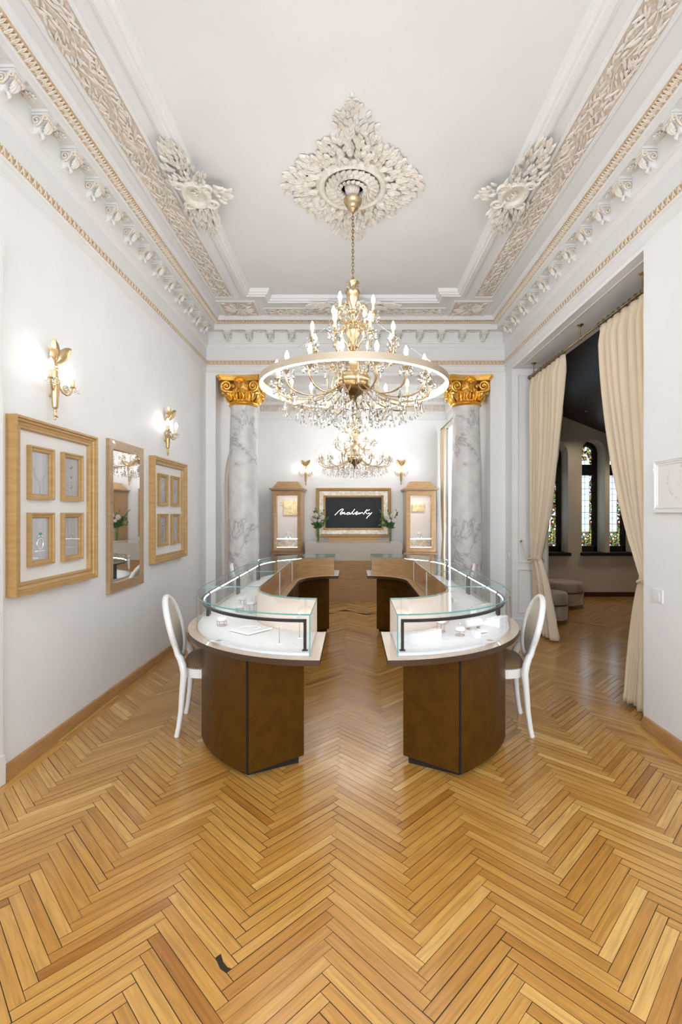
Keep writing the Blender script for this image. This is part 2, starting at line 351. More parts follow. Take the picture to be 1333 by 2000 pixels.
# floor: herringbone parquet, every plank its own face
def make_floor():
    Lp, wp, g = 0.44, 0.044, 0.0007
    vs, fs, mi, val, uvs = [], [], [], [], []
    def P(x, y):
        X = (x - y) / sqrt(2); Y = (x + y) / sqrt(2); return (X - 0.10 - Lp / sqrt(2) + wp / sqrt(2), Y)
    rnd = random.Random(3)
    for s in range(-16, 20):
        for k in range(-20, 200 + 40):
            for typ in (0, 1):
                sx, sy = s * Lp, -s * Lp
                if typ == 0: x0, x1, y0, y1 = k * wp, k * wp + Lp, k * wp, (k + 1) * wp
                else: x0, x1, y0, y1 = k * wp + Lp, (k + 1) * wp + Lp, (k + 1) * wp - Lp, (k + 1) * wp
                x0 += sx; x1 += sx; y0 += sy; y1 += sy
                cx, cy = P((x0 + x1) / 2, (y0 + y1) / 2)
                if not (-2.1 < cx < 6.4 and -1.7 < cy < 9.5): continue
                if cx > 2.7 and cy < 1.8: continue
                if cx < 2.6 and 7.29 < cy < 7.42: continue
                gg = g * rnd.uniform(0.7, 2.6)
                c = [P(x0 + gg, y0 + gg), P(x1 - gg, y0 + gg), P(x1 - gg, y1 - gg), P(x0 + gg, y1 - gg)]
                o = len(vs); dz = rnd.uniform(-0.0002, 0.0002)
                vs += [(p[0], p[1], dz) for p in c]; fs.append((o, o + 1, o + 2, o + 3)); mi.append(0)
                val.append(min(1, max(0, rnd.gauss(0.52, 0.20))))
                ou, ov = rnd.uniform(0, 50), rnd.uniform(0, 50)
                q = [(0, 0), (Lp, 0), (Lp, wp), (0, wp)] if typ == 0 else [(0, 0), (0, wp), (Lp, wp), (Lp, 0)]
                uvs += [(ou + a, ov + b_) for a, b_ in q]
    def board(x0, x1, y0, y1, along, z=0.0006):
        o = len(vs); vs.extend([(x0, y0, z), (x1, y0, z), (x1, y1, z), (x0, y1, z)]); fs.append((o, o + 1, o + 2, o + 3)); mi.append(0)
        val.append(min(1, max(0, rnd.gauss(0.45, 0.18)))); ou = rnd.uniform(0, 50)
        if along == 'y': uvs.extend([(ou, 0), (ou, x1 - x0), (ou + y1 - y0, x1 - x0), (ou + y1 - y0, 0)])
        else: uvs.extend([(ou, 0), (ou + x1 - x0, 0), (ou + x1 - x0, y1 - y0), (ou, y1 - y0)])
    for xa, y1_ in ((XL - 0.01, 6.5), (XR - 0.09, 3.42)):
        y = -1.6
        while y < y1_:
            for j in range(2): board(xa + j * 0.05 + 0.0006, xa + (j + 1) * 0.05 - 0.0006, y + 0.001, min(y + 0.8, y1_), 'y')
            y += 0.8
    x = -1.85
    while x < 1.9:
        board(x + .001, x + 0.6, 7.29, 7.345, 'x'); board(x + .001, x + 0.6, 7.347, 7.41, 'x'); x += 0.6
    # worn hole where a plank end has broken away
    o = len(vs); vs += [(-.462, 1.64, .0009), (-.447, 1.655, .0009), (-.432, 1.625, .0009), (-.412, 1.605, .0009), (-.395, 1.60, .0009), (-.412, 1.585, .0009), (-.435, 1.60, .0009)]
    fs.append(tuple(range(o + 6, o - 1, -1))); mi.append(1); val.append(0); uvs += [(0, 0)] * 7
    # base slab (dark joints show between planks)
    b = len(vs)
    for (x0, x1, y0, y1) in ((-2.1, 2.6, -1.7, 9.6), (2.6, 6.5, 1.7, 9.6)):
        o = len(vs)
        for z in (-0.12, -0.0012): vs += [(x0, y0, z), (x1, y0, z), (x1, y1, z), (x0, y1, z)]
        for f in ((3, 2, 1, 0), (4, 5, 6, 7), (0, 1, 5, 4), (1, 2, 6, 5), (2, 3, 7, 6), (3, 0, 4, 7)):
            fs.append(tuple(o + i for i in f)); mi.append(1); val.append(0); uvs += [(0, 0)] * 4
    me = bpy.data.meshes.new('floor'); me.from_pydata(vs, [], fs)
    me.materials.append(M['parquet']); me.materials.append(M['gap'])
    me.polygons.foreach_set('material_index', mi)
    ul = me.uv_layers.new(name='UVMap'); ul.data.foreach_set('uv', [c for u in uvs for c in u])
    at = me.attributes.new('plank', 'FLOAT', 'FACE'); at.data.foreach_set('value', val)
    me.update(); ob = bpy.data.objects.new('floor', me); COL.objects.link(ob); struct(ob)
make_floor()

struct(MB().box(XL - .2, XL, -1.8, 6.51, -.1, 4.3).build('wall_left', 'wall'))
wr = MB().box(XR, 2.5, -1.8, 3.42, -.1, 4.3); wr.box(XR, 2.5, 3.42, 6.24, 3.35, 4.3); wr.box(XR, 2.5, 6.24, 6.51, -.1, 4.3)
struct(wr.build('wall_right', 'wall'))
wb = MB().box(XL - .2, -1.83, 6.51, 6.95, -.1, 4.3); wb.box(1.85, 2.5, 6.51, 6.95, -.1, 4.3); wb.box(-1.83, 1.85, 6.51, 6.95, 3.34, 4.3)
struct(wb.build('wall_back', 'wall'))
wf = MB()
for x0, x1 in ((XL, -1.6), (-.3, .4), (1.7, XR)): wf.box(x0, x1, -1.8, -1.6, -.1, 4.3)
for x0, x1 in ((-1.6, -.3), (.4, 1.7)): wf.box(x0, x1, -1.8, -1.6, -.1, .7); wf.box(x0, x1, -1.8, -1.6, 3.3, 4.3)
struct(wf.build('wall_front', 'wall'))
def window_frame(name, x0, x1, z0, z1, y, d=.06):
    f = MB()
    for a, b_ in ((x0, x0 + d), (x1 - d, x1), ((x0 + x1) / 2 - d / 2, (x0 + x1) / 2 + d / 2)): f.box(a, b_, y, y + .05, z0, z1)
    for z in (z0, z1 - d, z0 + (z1 - z0) * .7): f.box(x0 + d, x1 - d, y + .003, y + .047, z, z + d)
    return struct(f.build(name, 'chairwhite'))
window_frame('window_1', -1.6, -.3, .7, 3.3, -1.78); window_frame('window_2', .4, 1.7, .7, 3.3, -1.78)  # unseen windows added behind the camera to go with the fill lamps
# second room
struct(MB().box(-2.03, -1.83, 6.95, 9.45, -.1, 4.3).build('wall_second_room_left', 'wall'))
w2 = MB().box(1.85, 2.05, 6.95, 7.95, -.1, 4.3); w2.box(1.85, 2.05, 8.95, 9.45, -.1, 4.3); w2.box(1.85, 2.05, 7.95, 8.95, -.1, .3); w2.box(1.85, 2.05, 7.95, 8.95, 3.2, 4.3)
struct(w2.build('wall_second_room_right', 'wall'))
f = MB()
for a, b_ in ((7.95, 8.01), (8.89, 8.95), (8.42, 8.48)): f.box(2.0, 2.04, a, b_, .3, 3.2)
for z in (.3, 2.3, 3.14): f.box(2.0, 2.04, 8.01, 8.89, z, z + .06)
struct(f.build('window_3', 'chairwhite'))
struct(MB().box(-2.03, 2.6, 9.45, 9.65, -.1, 4.3).build('wall_second_room_back', 'wall'))
# ceilings
c = MB().box(-2.2, 2.5, -1.8, 6.55, 4.09, 4.3)
c.box(XL, -1.25, -1.6, 6.51, ZC, 4.091); c.box(1.28, XR, -1.6, 6.51, ZC, 4.091)
c.box(-1.25, 1.28, 5.84, 6.51, ZC, 4.091); c.box(-1.25, -1.03, 5.67, 5.84, ZC, 4.091); c.box(1.06, 1.28, 5.67, 5.84, ZC, 4.091)
c.box(-1.25, 1.28, -1.6, 1.86, ZC, 4.091); c.box(-1.25, -1.03, 1.86, 2.03, ZC, 4.091); c.box(1.06, 1.28, 1.86, 2.03, ZC, 4.091)
struct(c.build('ceiling', 'ceil'))
struct(MB().box(-2.03, 2.6, 6.95, 9.65, 4.0, 4.3).build('ceiling_second_room', 'ceil'))

# cornice, one run per wall, mitred at the corners
cpath = [(XL, -1.6), (XL, YB), (XR, YB), (XR, -1.6)]
cprof = [(0, 3.38), (.012, 3.392), (.012, 3.455), (.024, 3.462), (.024, 3.47), (.03, 3.475), (.03, 3.53), (.018, 3.536), (.012, 3.545), (.012, 3.70), (.018, 3.705), (.03, 3.735), (.033, 3.75),
         (.045, 3.755), (.05, 3.78), (.05, 3.895), (.06, 3.905), (.148, 3.905), (.148, 3.897), (.156, 3.897), (.156, 3.955), (.163, 3.96), (.165, 3.972), (.222, 3.998), (.226, 4.02), (.235, 4.03), (.24, ZC), (0, ZC)]
rows = sweep_rows(cpath, cprof, False)
CORN = []
for i, nm in enumerate(('trim_1', 'trim_2', 'trim_3')):
    mb = MB().grid([rows[i], rows[i + 1]], mi=0)
    o = struct(mb.build(nm, 'plaster', recalc=False, ang=30)); o['label'] = ['plaster cornice along the left wall', 'plaster cornice above the columns', 'plaster cornice along the right wall'][i]; CORN.append(o)
# helper frames: local (u along the wall, a away from the wall, z) -> world
def FL(u, a, z): return (XL + a, u, z)
def FB(u, a, z): return (u, YB - a, z)
def FR(u, a, z): return (XR - a, u, z)
RUN = ((FL, 1.9, 6.50, 1), (FB, XL + .02, XR - .02, 1), (FR, 1.9, 6.50, -1))
rnd = random.Random(5)
for ci, (F, u0, u1, sg) in enumerate(RUN):
    # golden leaf-and-dart band
    bg = MB(); e = MB(); in0 = .17; z0, z1 = 3.972, 3.999
    ua, ub = (u0, u1 - .17) if ci != 1 else (u0 + .16, u1 - .16)
    bg.grid([[F(ua, .164, 3.968), F(ua, .224, 3.996)], [F(ub, .164, 3.968), F(ub, .224, 3.996)]])
    n = int((ub - ua) / .052)
    for i in range(n):
        u = ua + (i + .5) * (ub - ua) / n
        d = Vector(F(0, .060, .028)) - Vector(F(0, 0, 0)); nr = Vector(F(0, .3, -.9)) - Vector(F(0, 0, 0)); uu = Vector(F(1, 0, 0)) - Vector(F(0, 0, 0))
        o_ = Vector(F(u, .165, 3.9655))
        e.leaf(o_, d, nr, .056, .024, .12, mi=0)
        e.leaf(o_ + uu * .012 + d * .15, d + uu * .022, nr, .044, .015, .15)
        e.leaf(o_ - uu * .012 + d * .15, d - uu * .022, nr, .044, .015, .15)
        e.ball(o_ + uu * .026 + d * .8 - Vector((0, 0, .003)), .006, 6)
        e.leaf(o_ + uu * .026 + d * .1, d, nr, .036, .009, .1)
    bg.build('leaf_band_ground', 'goldpat', CORN[ci], recalc=False)['label'] = 'gold ground of the leaf band'
    e.build('leaf_band', 'eggleaf', CORN[ci])['label'] = 'cream leaf-and-dart moulding on gold ground'
    # lower bead band
    bg = MB(); e = MB()
    ua, ub = (u0, u1 - .03) if ci != 1 else (u0 + .01, u1 - .01)
    bg.grid([[F(ua, .031, 3.476), F(ua, .031, 3.529)], [F(ub, .031, 3.476), F(ub, .031, 3.529)]])
    n = int((ub - ua) / .026)
    for i in range(n):
        u = ua + (i + .5) * (ub - ua) / n; uu = Vector(F(1, 0, 0)) - Vector(F(0, 0, 0)); nr = Vector(F(0, 1, 0)) - Vector(F(0, 0, 0))
        o_ = Vector(F(u, .032, 3.479)); k = 1 if i % 2 else -1
        e.leaf(o_, Vector((0, 0, 1)) + uu * .45 * k, nr, .046, .014, .15)
        e.ball(o_ + Vector((0, 0, .044 if k > 0 else .006)), .006, 6)
    bg.build('bead_band_ground', 'goldpat', CORN[ci], recalc=False)
    e.build('bead_band', 'eggleaf', CORN[ci])
# scroll bracket and rosette masters (local: x along wall, y outwards, z up)
bk = MB(); bk.box(-.046, .046, .045, .150, 3.889, 3.906); bk.box(-.041, .041, .045, .144, 3.874, 3.887)
sp = [(.046, 3.874), (.140, 3.874), (.143, 3.858), (.132, 3.845), (.112, 3.838), (.095, 3.820), (.085, 3.795), (.070, 3.775), (.046, 3.765)]
n = len(sp)
bk.add([(-.030, a, z) for a, z in sp] + [(.030, a, z) for a, z in sp], [list(range(n)), list(range(n, 2 * n))] + [(i, (i + 1) % n, n + (i + 1) % n, n + i) for i in range(n)], 0)
for s_ in (-1, 1):
    U, V = (0, 1, 0), (0, 0, 1)
    bk.tube(spiral((s_ * .040, .074, 3.842), .030, .006, 1.6, -1.7, 20, (U, V)), .0065, 6, mi=2)
    bk.tube(spiral((s_ * .040, .130, 3.858), .018, .004, -1.5, 2.4, 16, (U, V)), .006, 6, mi=2)
    bk.tube([(s_ * .040, .068, 3.812), (s_ * .040, .090, 3.818), (s_ * .040, .108, 3.838), (s_ * .040, .118, 3.868)], .006, 6, mi=2)
for i in range(5):
    bk.lathe([(.0001, -.044 + i * .018), (.011, -.041 + i * .018), (.0125, -.035 + i * .018), (.011, -.029 + i * .018), (.0001, -.026 + i * .018)], n=8, mi=1) if False else None
for i in range(6): bk.ball((-.028 + i * .0112, .139, 3.858), .0135, 6, 2)
for x_, L_, W_ in ((0, .070, .034), (-.018, .056, .024), (.018, .056, .024), (-.030, .042, .018), (.030, .042, .018)):
    bk.leaf((x_ * .6, .137, 3.846), (x_ * 2.0, -.85, -.75), (0, .7, -.7), L_, W_, .35, mi=1, thick=.5)
bk.leaf((0, .078, 3.80), (0, .15, -1), (0, 1, .2), .045, .032, .3, mi=1, thick=.5)
BR = bk.build('scroll_bracket', ['plaster', 'leafp', 'eggleaf'], ang=50)
for pm in (BR,): pm.data.materials[1] = M['leafp']
ro = MB(); ro.box(-.062, .062, .060, .146, 3.9005, 3.905, 0)
for i in range(9):
    t = 2 * pi * i / 9; ro.leaf((cos(t) * .006, .103 + sin(t) * .006, 3.897), (cos(t), sin(t), -.05), (0, 0, -1), .030, .021, .2, mi=1, thick=.4)
ro.ball((0, .103, 3.893), .010, 8, 1, .7)
RO = ro.build('rosette', ['plaster', 'leafp'], ang=50)
first = True
for ci, (F, u0, u1, sg) in enumerate(RUN):
    rz = (-pi / 2, pi, pi / 2)[ci]
    if ci == 1:
        n = 13; us = [XL + .335 + i * (3.34 / (n - 1)) for i in range(n)]
        us = [.045 + (i - 6) * .281 for i in range(n)]
    else: us = [2.07 + i * .29 for i in range(15)]; us = [u for u in us if u < 6.36]
    for k, u in enumerate(us):
        for mi_, (src, du) in enumerate(((BR, 0), (RO, .145))):
            if mi_ == 1 and ((ci == 1 and k == len(us) - 1) or (ci != 1 and u + du > 6.4)): continue
            o = src if (first and mi_ == 0) else src.copy()
            if o is not src: COL.objects.link(o)
            p = F(u + du, 0, 0); o.location = (p[0], p[1], 0); o.rotation_euler = (0, 0, rz); o.parent = CORN[ci]
            if mi_ == 0: first = False
bpy.data.objects.remove(RO)

# ceiling frame with notched corners
def notched(x0, x1, y0, y1, nx, ny):
    return [(x0, y0 + ny), (x0, y1 - ny), (x0 + nx, y1 - ny), (x0 + nx, y1), (x1 - nx, y1), (x1 - nx, y1 - ny), (x1, y1 - ny), (x1, y0 + ny), (x1 - nx, y0 + ny), (x1 - nx, y0), (x0 + nx, y0), (x0 + nx, y0 + ny)]
pth = notched(-1.31, 1.34, 1.80, 5.90, .22, .17)
fp = [(0, ZC + .002), (.006, ZC - .012), (.022, ZC - .014), (.028, ZC - .026), (.075, ZC - .034), (.082, ZC - .022), (.10, ZC - .020), (.108, ZC - .004), (.122, ZC + .004), (.128, ZC + .03), (.134, ZC + .043)]
struct(sweep(MB(), pth, fp, True).build('trim_4', 'plaster', recalc=False, ang=30))['label'] = 'stepped moulding framing the ceiling field'
# fillets round the relief panels and the relief panels themselves
def foliage(mb, x0, x1, y0, y1, z, axis, dens, Lr=(.05, .085), Wr=(.014, .022), rn=rnd):
    ln = (y1 - y0) if axis == 'y' else (x1 - x0); wd = (x1 - x0) if axis == 'y' else (y1 - y0)
    nst = int(ln / .055)
    def W3(t, s_, h=0): return Vector((x0 + wd / 2 + s_, y0 + t, z - h)) if axis == 'y' else Vector((x0 + t, y0 + wd / 2 + s_, z - h))
    for i in range(nst):
        t = (i + .5) * ln / nst; c = sin(t * 14) * wd * .16
        nd = max(3, int(dens))
        for k in range(nd):
            s_ = (k + .5) / nd * wd - wd / 2 + rn.uniform(-.008, .008); tt = min(max(t + rn.uniform(-.03, .03), .03), ln - .06)
            side = 1 if s_ > c else -1
            a = rn.uniform(.15, .75) * side * (-1 if rn.random() < .22 else 1)
            dt, ds = cos(a), sin(a)
            Lf = rn.uniform(*Lr)
            if abs(s_ + ds * Lf) > wd / 2: ds *= -1
            if tt + dt * Lf > ln: continue
            d = (W3(dt, ds) - W3(0, 0))
            mb.leaf(W3(tt, s_, rn.uniform(.001, .005)), d, (0, 0, -1), Lf, rn.uniform(*Wr), .10, thick=.35)
    path = [W3(ln * i / 60, sin(ln * i / 60 * 14) * wd * .16, .006) for i in range(61)]
    mb.tube(path, .0035, 5)
panels = []
def panel(name, x0, x1, y0, y1, axis, dens, label, cat='ceiling ornament', scroll=False, group=None):
    t = thing(name, label, cat, ((x0 + x1) / 2, (y0 + y1) / 2, ZC - .01), 0, group)
    MB().box(x0, x1, y0, y1, ZC - .004, ZC - .0005).build('ground', 'patina', t, True)['label'] = 'tan background of the relief'
    sweep(MB(), rect(x0 - .02, x1 + .02, y0 - .02, y1 + .02), [(-.012, ZC - .0006), (-.010, ZC - .010), (.004, ZC - .014), (.014, ZC - .012), (.020, ZC - .002)], True).build('border', 'plaster', t, True, ang=30, recalc=False)
    mb = MB()
    if scroll:
        cx, cy = (x0 + x1) / 2, (y0 + y1) / 2; r = min(x1 - x0, y1 - y0) / 2
        for q in range(4):
            a0 = q * pi / 2 + pi / 4
            for s_ in (-1, 1):
                c = Vector((cx + cos(a0 + s_ * .42) * r * .52, cy + sin(a0 + s_ * .42) * r * .52, ZC - .006))
                mb.tube(spiral(c, r * .30, r * .06, 1.3 * s_, a0 + pi, 18, ((1, 0, 0), (0, 1, 0))), .008, 6)
            for k in range(9):
                a = a0 + (k - 4) * .17; mb.leaf((cx + cos(a) * r * .35, cy + sin(a) * r * .35, ZC - .004), (cos(a + rnd.uniform(-.4, .4)), sin(a + rnd.uniform(-.4, .4)), 0), (0, 0, -1), r * rnd.uniform(.4, .62), .026, .1, thick=.4)
            a = q * pi / 2
            for k in range(5): mb.leaf((cx + cos(a) * r * .1, cy + sin(a) * r * .1, ZC - .006), (cos(a + (k - 2) * .3), sin(a + (k - 2) * .3), 0), (0, 0, -1), r * .72, .03, .15, thick=.4)
            mb.leaf((cx + cos(a0) * r * .95, cy + sin(a0) * r * .95, ZC - .004), (cos(a0), sin(a0), 0), (0, 0, -1), r * .38, .05, .1)
        mb.ball((cx, cy, ZC - .012), .03, 10, 0, .5)
    else: foliage(mb, x0, x1, y0, y1, ZC - .004, axis, dens)
    mb.build('relief', 'leafp', t, True, ang=50)
panel('ceiling_relief', -1.61, -1.42, 2.0, 5.72, 'y', 7, 'long strip of leaf relief on the ceiling above the left wall')
panel('ceiling_relief', 1.45, 1.64, 2.0, 5.72, 'y', 7, 'long strip of leaf relief on the ceiling above the right wall')
panel('ceiling_relief', -1.08, 1.13, 6.07, 6.25, 'x', 7, 'strip of leaf relief on the ceiling above the gilded columns')
panel('ceiling_rosette_relief', -1.615, -1.20, 5.87, 6.27, 'x', 4, 'square carved ceiling panel in the far left corner', scroll=True)
panel('ceiling_rosette_relief', 1.26, 1.655, 5.87, 6.27, 'x', 4, 'square carved ceiling panel in the far right corner', scroll=True)

# medallion round the chandelier
MC = (0.0, 3.83)
t = thing('ceiling_medallion', 'large diamond-shaped plaster medallion of leaves in the middle of the ceiling', 'ceiling ornament', (MC[0], MC[1], 4.09))
mb = MB(); rn = random.Random(11)
zc = 4.09
for k in range(640):
    a = rn.uniform(0, 2 * pi); ca, sa = cos(a), sin(a)
    rx, ry = .545, (.63 if sa > 0 else .56)
    rmax = 1 / ((abs(ca) / rx) ** 1.25 + (abs(sa) / ry) ** 1.25) ** (1 / 1.25)
    r = .24 + (rmax - .26) * rn.random() ** .8
    if r < .25: continue
    a2 = a + rn.uniform(-.7, .7); h = .012 + .035 * (1 - (r - .24) / max(rmax - .24, .01))
    mb.leaf((MC[0] + r * ca, MC[1] + r * sa, zc - rn.uniform(.002, h)), (cos(a2), sin(a2), 0.05), (0, 0, -1), rn.uniform(.055, .085), rn.uniform(.036, .056), .14, thick=.4)
for s_, y0_, y1_ in ((-1, .52, .74), (1, .60, .72)):      # the two long tips
    for k in range(46):
        q = rn.random(); yy = y0_ + (y1_ - y0_) * q; wx = .15 * (1 - q) + .03
        for m_ in (1,):
            x_ = rn.uniform(-wx, wx); mb.leaf((MC[0] + x_, MC[1] + s_ * yy, zc - .004), (x_ * 6 + rn.uniform(-.3, .3), s_ * 1.0, 0), (0, 0, -1), rn.uniform(.05, .08), rn.uniform(.024, .036), .14, thick=.35)
    for sx in (-1, 1): mb.tube(spiral((MC[0] + sx * .025, MC[1] + s_ * (y1_ + .03), zc - .005), .035, .008, 1.2 * sx, pi / 2, 14, ((1, 0, 0), (0, 1, 0))), .005, 5)
    mb.ball((MC[0], MC[1] + s_ * (y1_ + .085), zc - .006), .012, 8)
mb.build('leaves', 'medal', t, True, ang=55)
MB().lathe([(.36, -.001), (.355, -.006), (.28, -.007)], (MC[0], MC[1], zc), 48, sy=1.1).build('ground', 'patina', t, True, recalc=False)
mb = MB(); mb.lathe([(.285, .0), (.283, -.022), (.27, -.03), (.262, -.045), (.245, -.052), (.232, -.046), (.222, -.034), (.214, -.02), (.208, .0)], (MC[0], MC[1], zc), 64)
mb.build('ring_moulding', 'medal', t, True, ang=30)
mb = MB(); mb.lathe([(.212, -.004), (.205, -.012), (.001, -.010)], (MC[0], MC[1], zc), 48)
mb.build('recess', 'patina', t, True)
mb = MB()
for ring, (r0, nn, Lf, W_) in enumerate(((.155, 26, .085, .045), (.135, 22, .07, .04), (.085, 18, .05, .032))):
    for k in range(nn):
        a = 2 * pi * (k + .5 * ring) / nn; mb.leaf((MC[0] + r0 * cos(a), MC[1] + r0 * sin(a), zc - .02 - .012 * ring), (cos(a + 1.0), sin(a + 1.0), -.1), (0, 0, -1), Lf, W_, .3, thick=.5)
mb.lathe([(.165, -.012), (.16, -.035), (.13, -.045), (.105, -.035), (.10, -.012)], (MC[0], MC[1], zc), 40)
mb.lathe([(.062, -.01), (.058, -.05), (.045, -.075), (.03, -.09), (.0005, -.092)], (MC[0], MC[1], zc), 32, flute=16, fa=.12)
mb.build('inner_wreath', 'medal', t, True, ang=50)

# cartouches astride the ceiling frame
def cartouche(loc, rz, label):
    t = thing('cartouche', label, 'ceiling ornament', loc, rz, None)
    mb = MB(); rn = random.Random(21)
    for s_ in (-1, 1):
        for k in range(46):
            q = k / 46; y = s_ * (.10 + q * .40); wx = .15 * (1 - q * .75)
            for m_ in range(2):
                x = rn.uniform(-wx, wx) - .04 * q
                mb.leaf((x, y, -.012 - rn.uniform(0, .035) * (1 - q)), (x * 3 + rn.uniform(-.35, .35), s_, -.1), (0, 0, -1), rn.uniform(.07, .10), rn.uniform(.026, .036), .22, thick=.45)
    for k in range(26):
        q = rn.random(); mb.leaf((.12 + q * .13, rn.uniform(-.10, .10) * (1 - q * .6), -.02), (1, rn.uniform(-.8, .8), -.05), (0, 0, -1), rn.uniform(.05, .08), .03, .2, thick=.45)
    mb.build('leaves', 'medal', t, ang=55)
    mb = MB()
    mb.lathe([(.16, -.02), (.158, -.05), (.14, -.065), (.115, -.062), (.105, -.05), (.098, -.035), (.06, -.03), (.0005, -.028)], (0, 0, 0), 40, sx=.72, sy=1.0)
    for s_ in (-1, 1):
        mb.tube(spiral((.105, s_ * .085, -.055), .055, .008, -1.6 * s_, pi * .9, 26, ((1, 0, 0), (0, 1, 0))), [.016 - .010 * i / 26 for i in range(27)], 8)
        mb.tube(spiral((-.095, s_ * .11, -.05), .045, .008, 1.4 * s_, 0.2, 22, ((1, 0, 0), (0, 1, 0))), [.014 - .008 * i / 22 for i in range(23)], 8)
        for q in range(3): mb.ball((.02 + q * .03, s_ * (.165 - q * .01), -.055), .009, 8)
    for k in range(5): mb.leaf((-.04 + k * .02, -.03 + (k % 2) * .03, -.035), (cos(k), sin(k), 0), (0, 0, -1), .05, .022, .3)
    mb.build('shield', 'medal', t, ang=45)
cartouche((-1.23, 3.83, 4.045), 0, 'carved plaster cartouche with leaves on the left ceiling frame')
cartouche((1.27, 3.83, 4.045), pi, 'carved plaster cartouche with leaves on the right ceiling frame')
cartouche((.015, 5.86, 4.045), -pi / 2, 'carved plaster cartouche behind the top of the big chandelier')

# second room cornice
p2 = [(0, 3.30), (.02, 3.32), (.02, 3.42), (.035, 3.43), (.04, 3.45), (.05, 3.455), (.05, 3.60), (.065, 3.61), (.08, 3.63), (.08, 3.70), (.12, 3.72), (.14, 3.80), (.24, 3.83), (.25, 3.90), (.34, 3.93), (.40, 4.0), (0, 4.0)]
cp2 = [(-1.83, 6.95), (-1.83, 9.45), (1.85, 9.45), (1.85, 6.95)]
o5 = struct(sweep(MB(), cp2, p2, False).build('trim_5', 'plaster', recalc=False, ang=30))
mb = MB(); bgm = MB()
for i in range(44):
    x = -1.74 + i * .082
    if i % 2: mb.tube(spiral((x, 9.394, 3.527), .034, .008, 1.4, 0, 14, ((1, 0, 0), (0, 0, 1))), .006, 5)
    else: mb.leaf((x, 9.396, 3.47), (0, 0, 1), (0, -1, 0), .11, .045, .2)
for i in range(44): mb.box(-1.73 + i * .08, -1.69 + i * .08, 9.345, 9.375, 3.64, 3.69)
bgm.box(-1.78, 1.80, 9.3985, 9.401, 3.465, 3.592); bgm.build('ornament_ground', 'patina', o5)
mb.build('ornament', 'leafp', o5)

# skirtings
bp_ = [(0, 0), (.022, 0), (.022, .062), (.016, .078), (.004, .082), (0, .082)]
def skirt(name, path, m_='skirting', prof=bp_): return struct(sweep(MB(), path, prof, False, cp=True).build(name, m_, ang=30))
skirt('baseboard_left', [(XL, -1.55), (XL, 6.51)])
skirt('baseboard_right', [(XR, 3.40), (XR, -1.55)])
skirt('baseboard_second_room_left', [(-1.83, 6.96), (-1.83, 9.45)]); skirt('baseboard_second_room_back', [(-1.80, 9.45), (1.83, 9.45)])
# door casing at the left edge
t = MB(); t.box(XL, XL + .035, 2.46, 2.70, 0.0, .16)
for a, b_, d in ((2.48, 2.70, .018), (2.50, 2.54, .028), (2.64, 2.69, .028)): t.box(XL, XL + d, a, b_, .16, 2.92)
t.box(XL, XL + .028, 1.50, 2.70, 2.92, 3.02)
struct(t.build('trim_6', 'chairwhite'))
struct(MB().box(XL + .001, XL + .012, 1.50, 2.48, .01, 2.92).build('door_1', 'chairwhite'))
# far jamb panelling and soffit panel
def pmap(u, v, h): return (u, 6.24 - h, v)
pp = [(0, 0), (.0, .010), (.012, .010), (.018, .002), (.018, 0)]
tm = MB(); sweep(tm, rect(2.12, 2.44, .86, 3.27), pp, True, pmap); sweep(tm, rect(2.12, 2.44, .22, .78), pp, True, pmap)
tm.box(XR, 2.5, 6.222, 6.24, 0, .14)
struct(tm.build('trim_7', 'plaster', ang=30))
def smap(u, v, h): return (u, v, 3.35 - h * .5)
struct(sweep(MB(), rect(2.13, 2.43, 3.55, 6.12), pp, True, smap).build('trim_8', 'plaster', ang=30))
# arched doorways of the second room, side walls
def arch_pts(y0, y1, z0, zt, n=14):
    r = (y1 - y0) / 2; cy = (y0 + y1) / 2; zs = zt - r
    return [(y0, z0)] + [(cy - r * cos(pi * i / n), zs + r * sin(pi * i / n)) for i in range(n + 1)] + [(y1, z0)]
def archdoor(name, xw, sg, y0, y1):
    pts = arch_pts(y0, y1, 0.0, 2.42); mb = MB()
    prof = [(-.05, 0), (-.05, .03), (-.02, .04), (0, .03), (0, 0)] if True else None
    sweep(mb, pts, prof, False, lambda u, v, h: (xw + sg * h, u, v), cp=True, mi=0)
    n = len(pts); vs = [(xw + sg * .001, a, b_) for a, b_ in pts] + [(xw + sg * .012, a, b_) for a, b_ in pts]
    mb.add(vs, [list(range(n)), list(range(n, 2 * n))] + [(i, (i + 1) % n, n + (i + 1) % n, n + i) for i in range(n)], 1)
    struct(mb.build(name, ['lining', 'greypanel'], ang=30))
archdoor('door_2', -1.83, 1, 7.02, 8.05); archdoor('door_3', 1.85, -1, 7.02, 7.75)

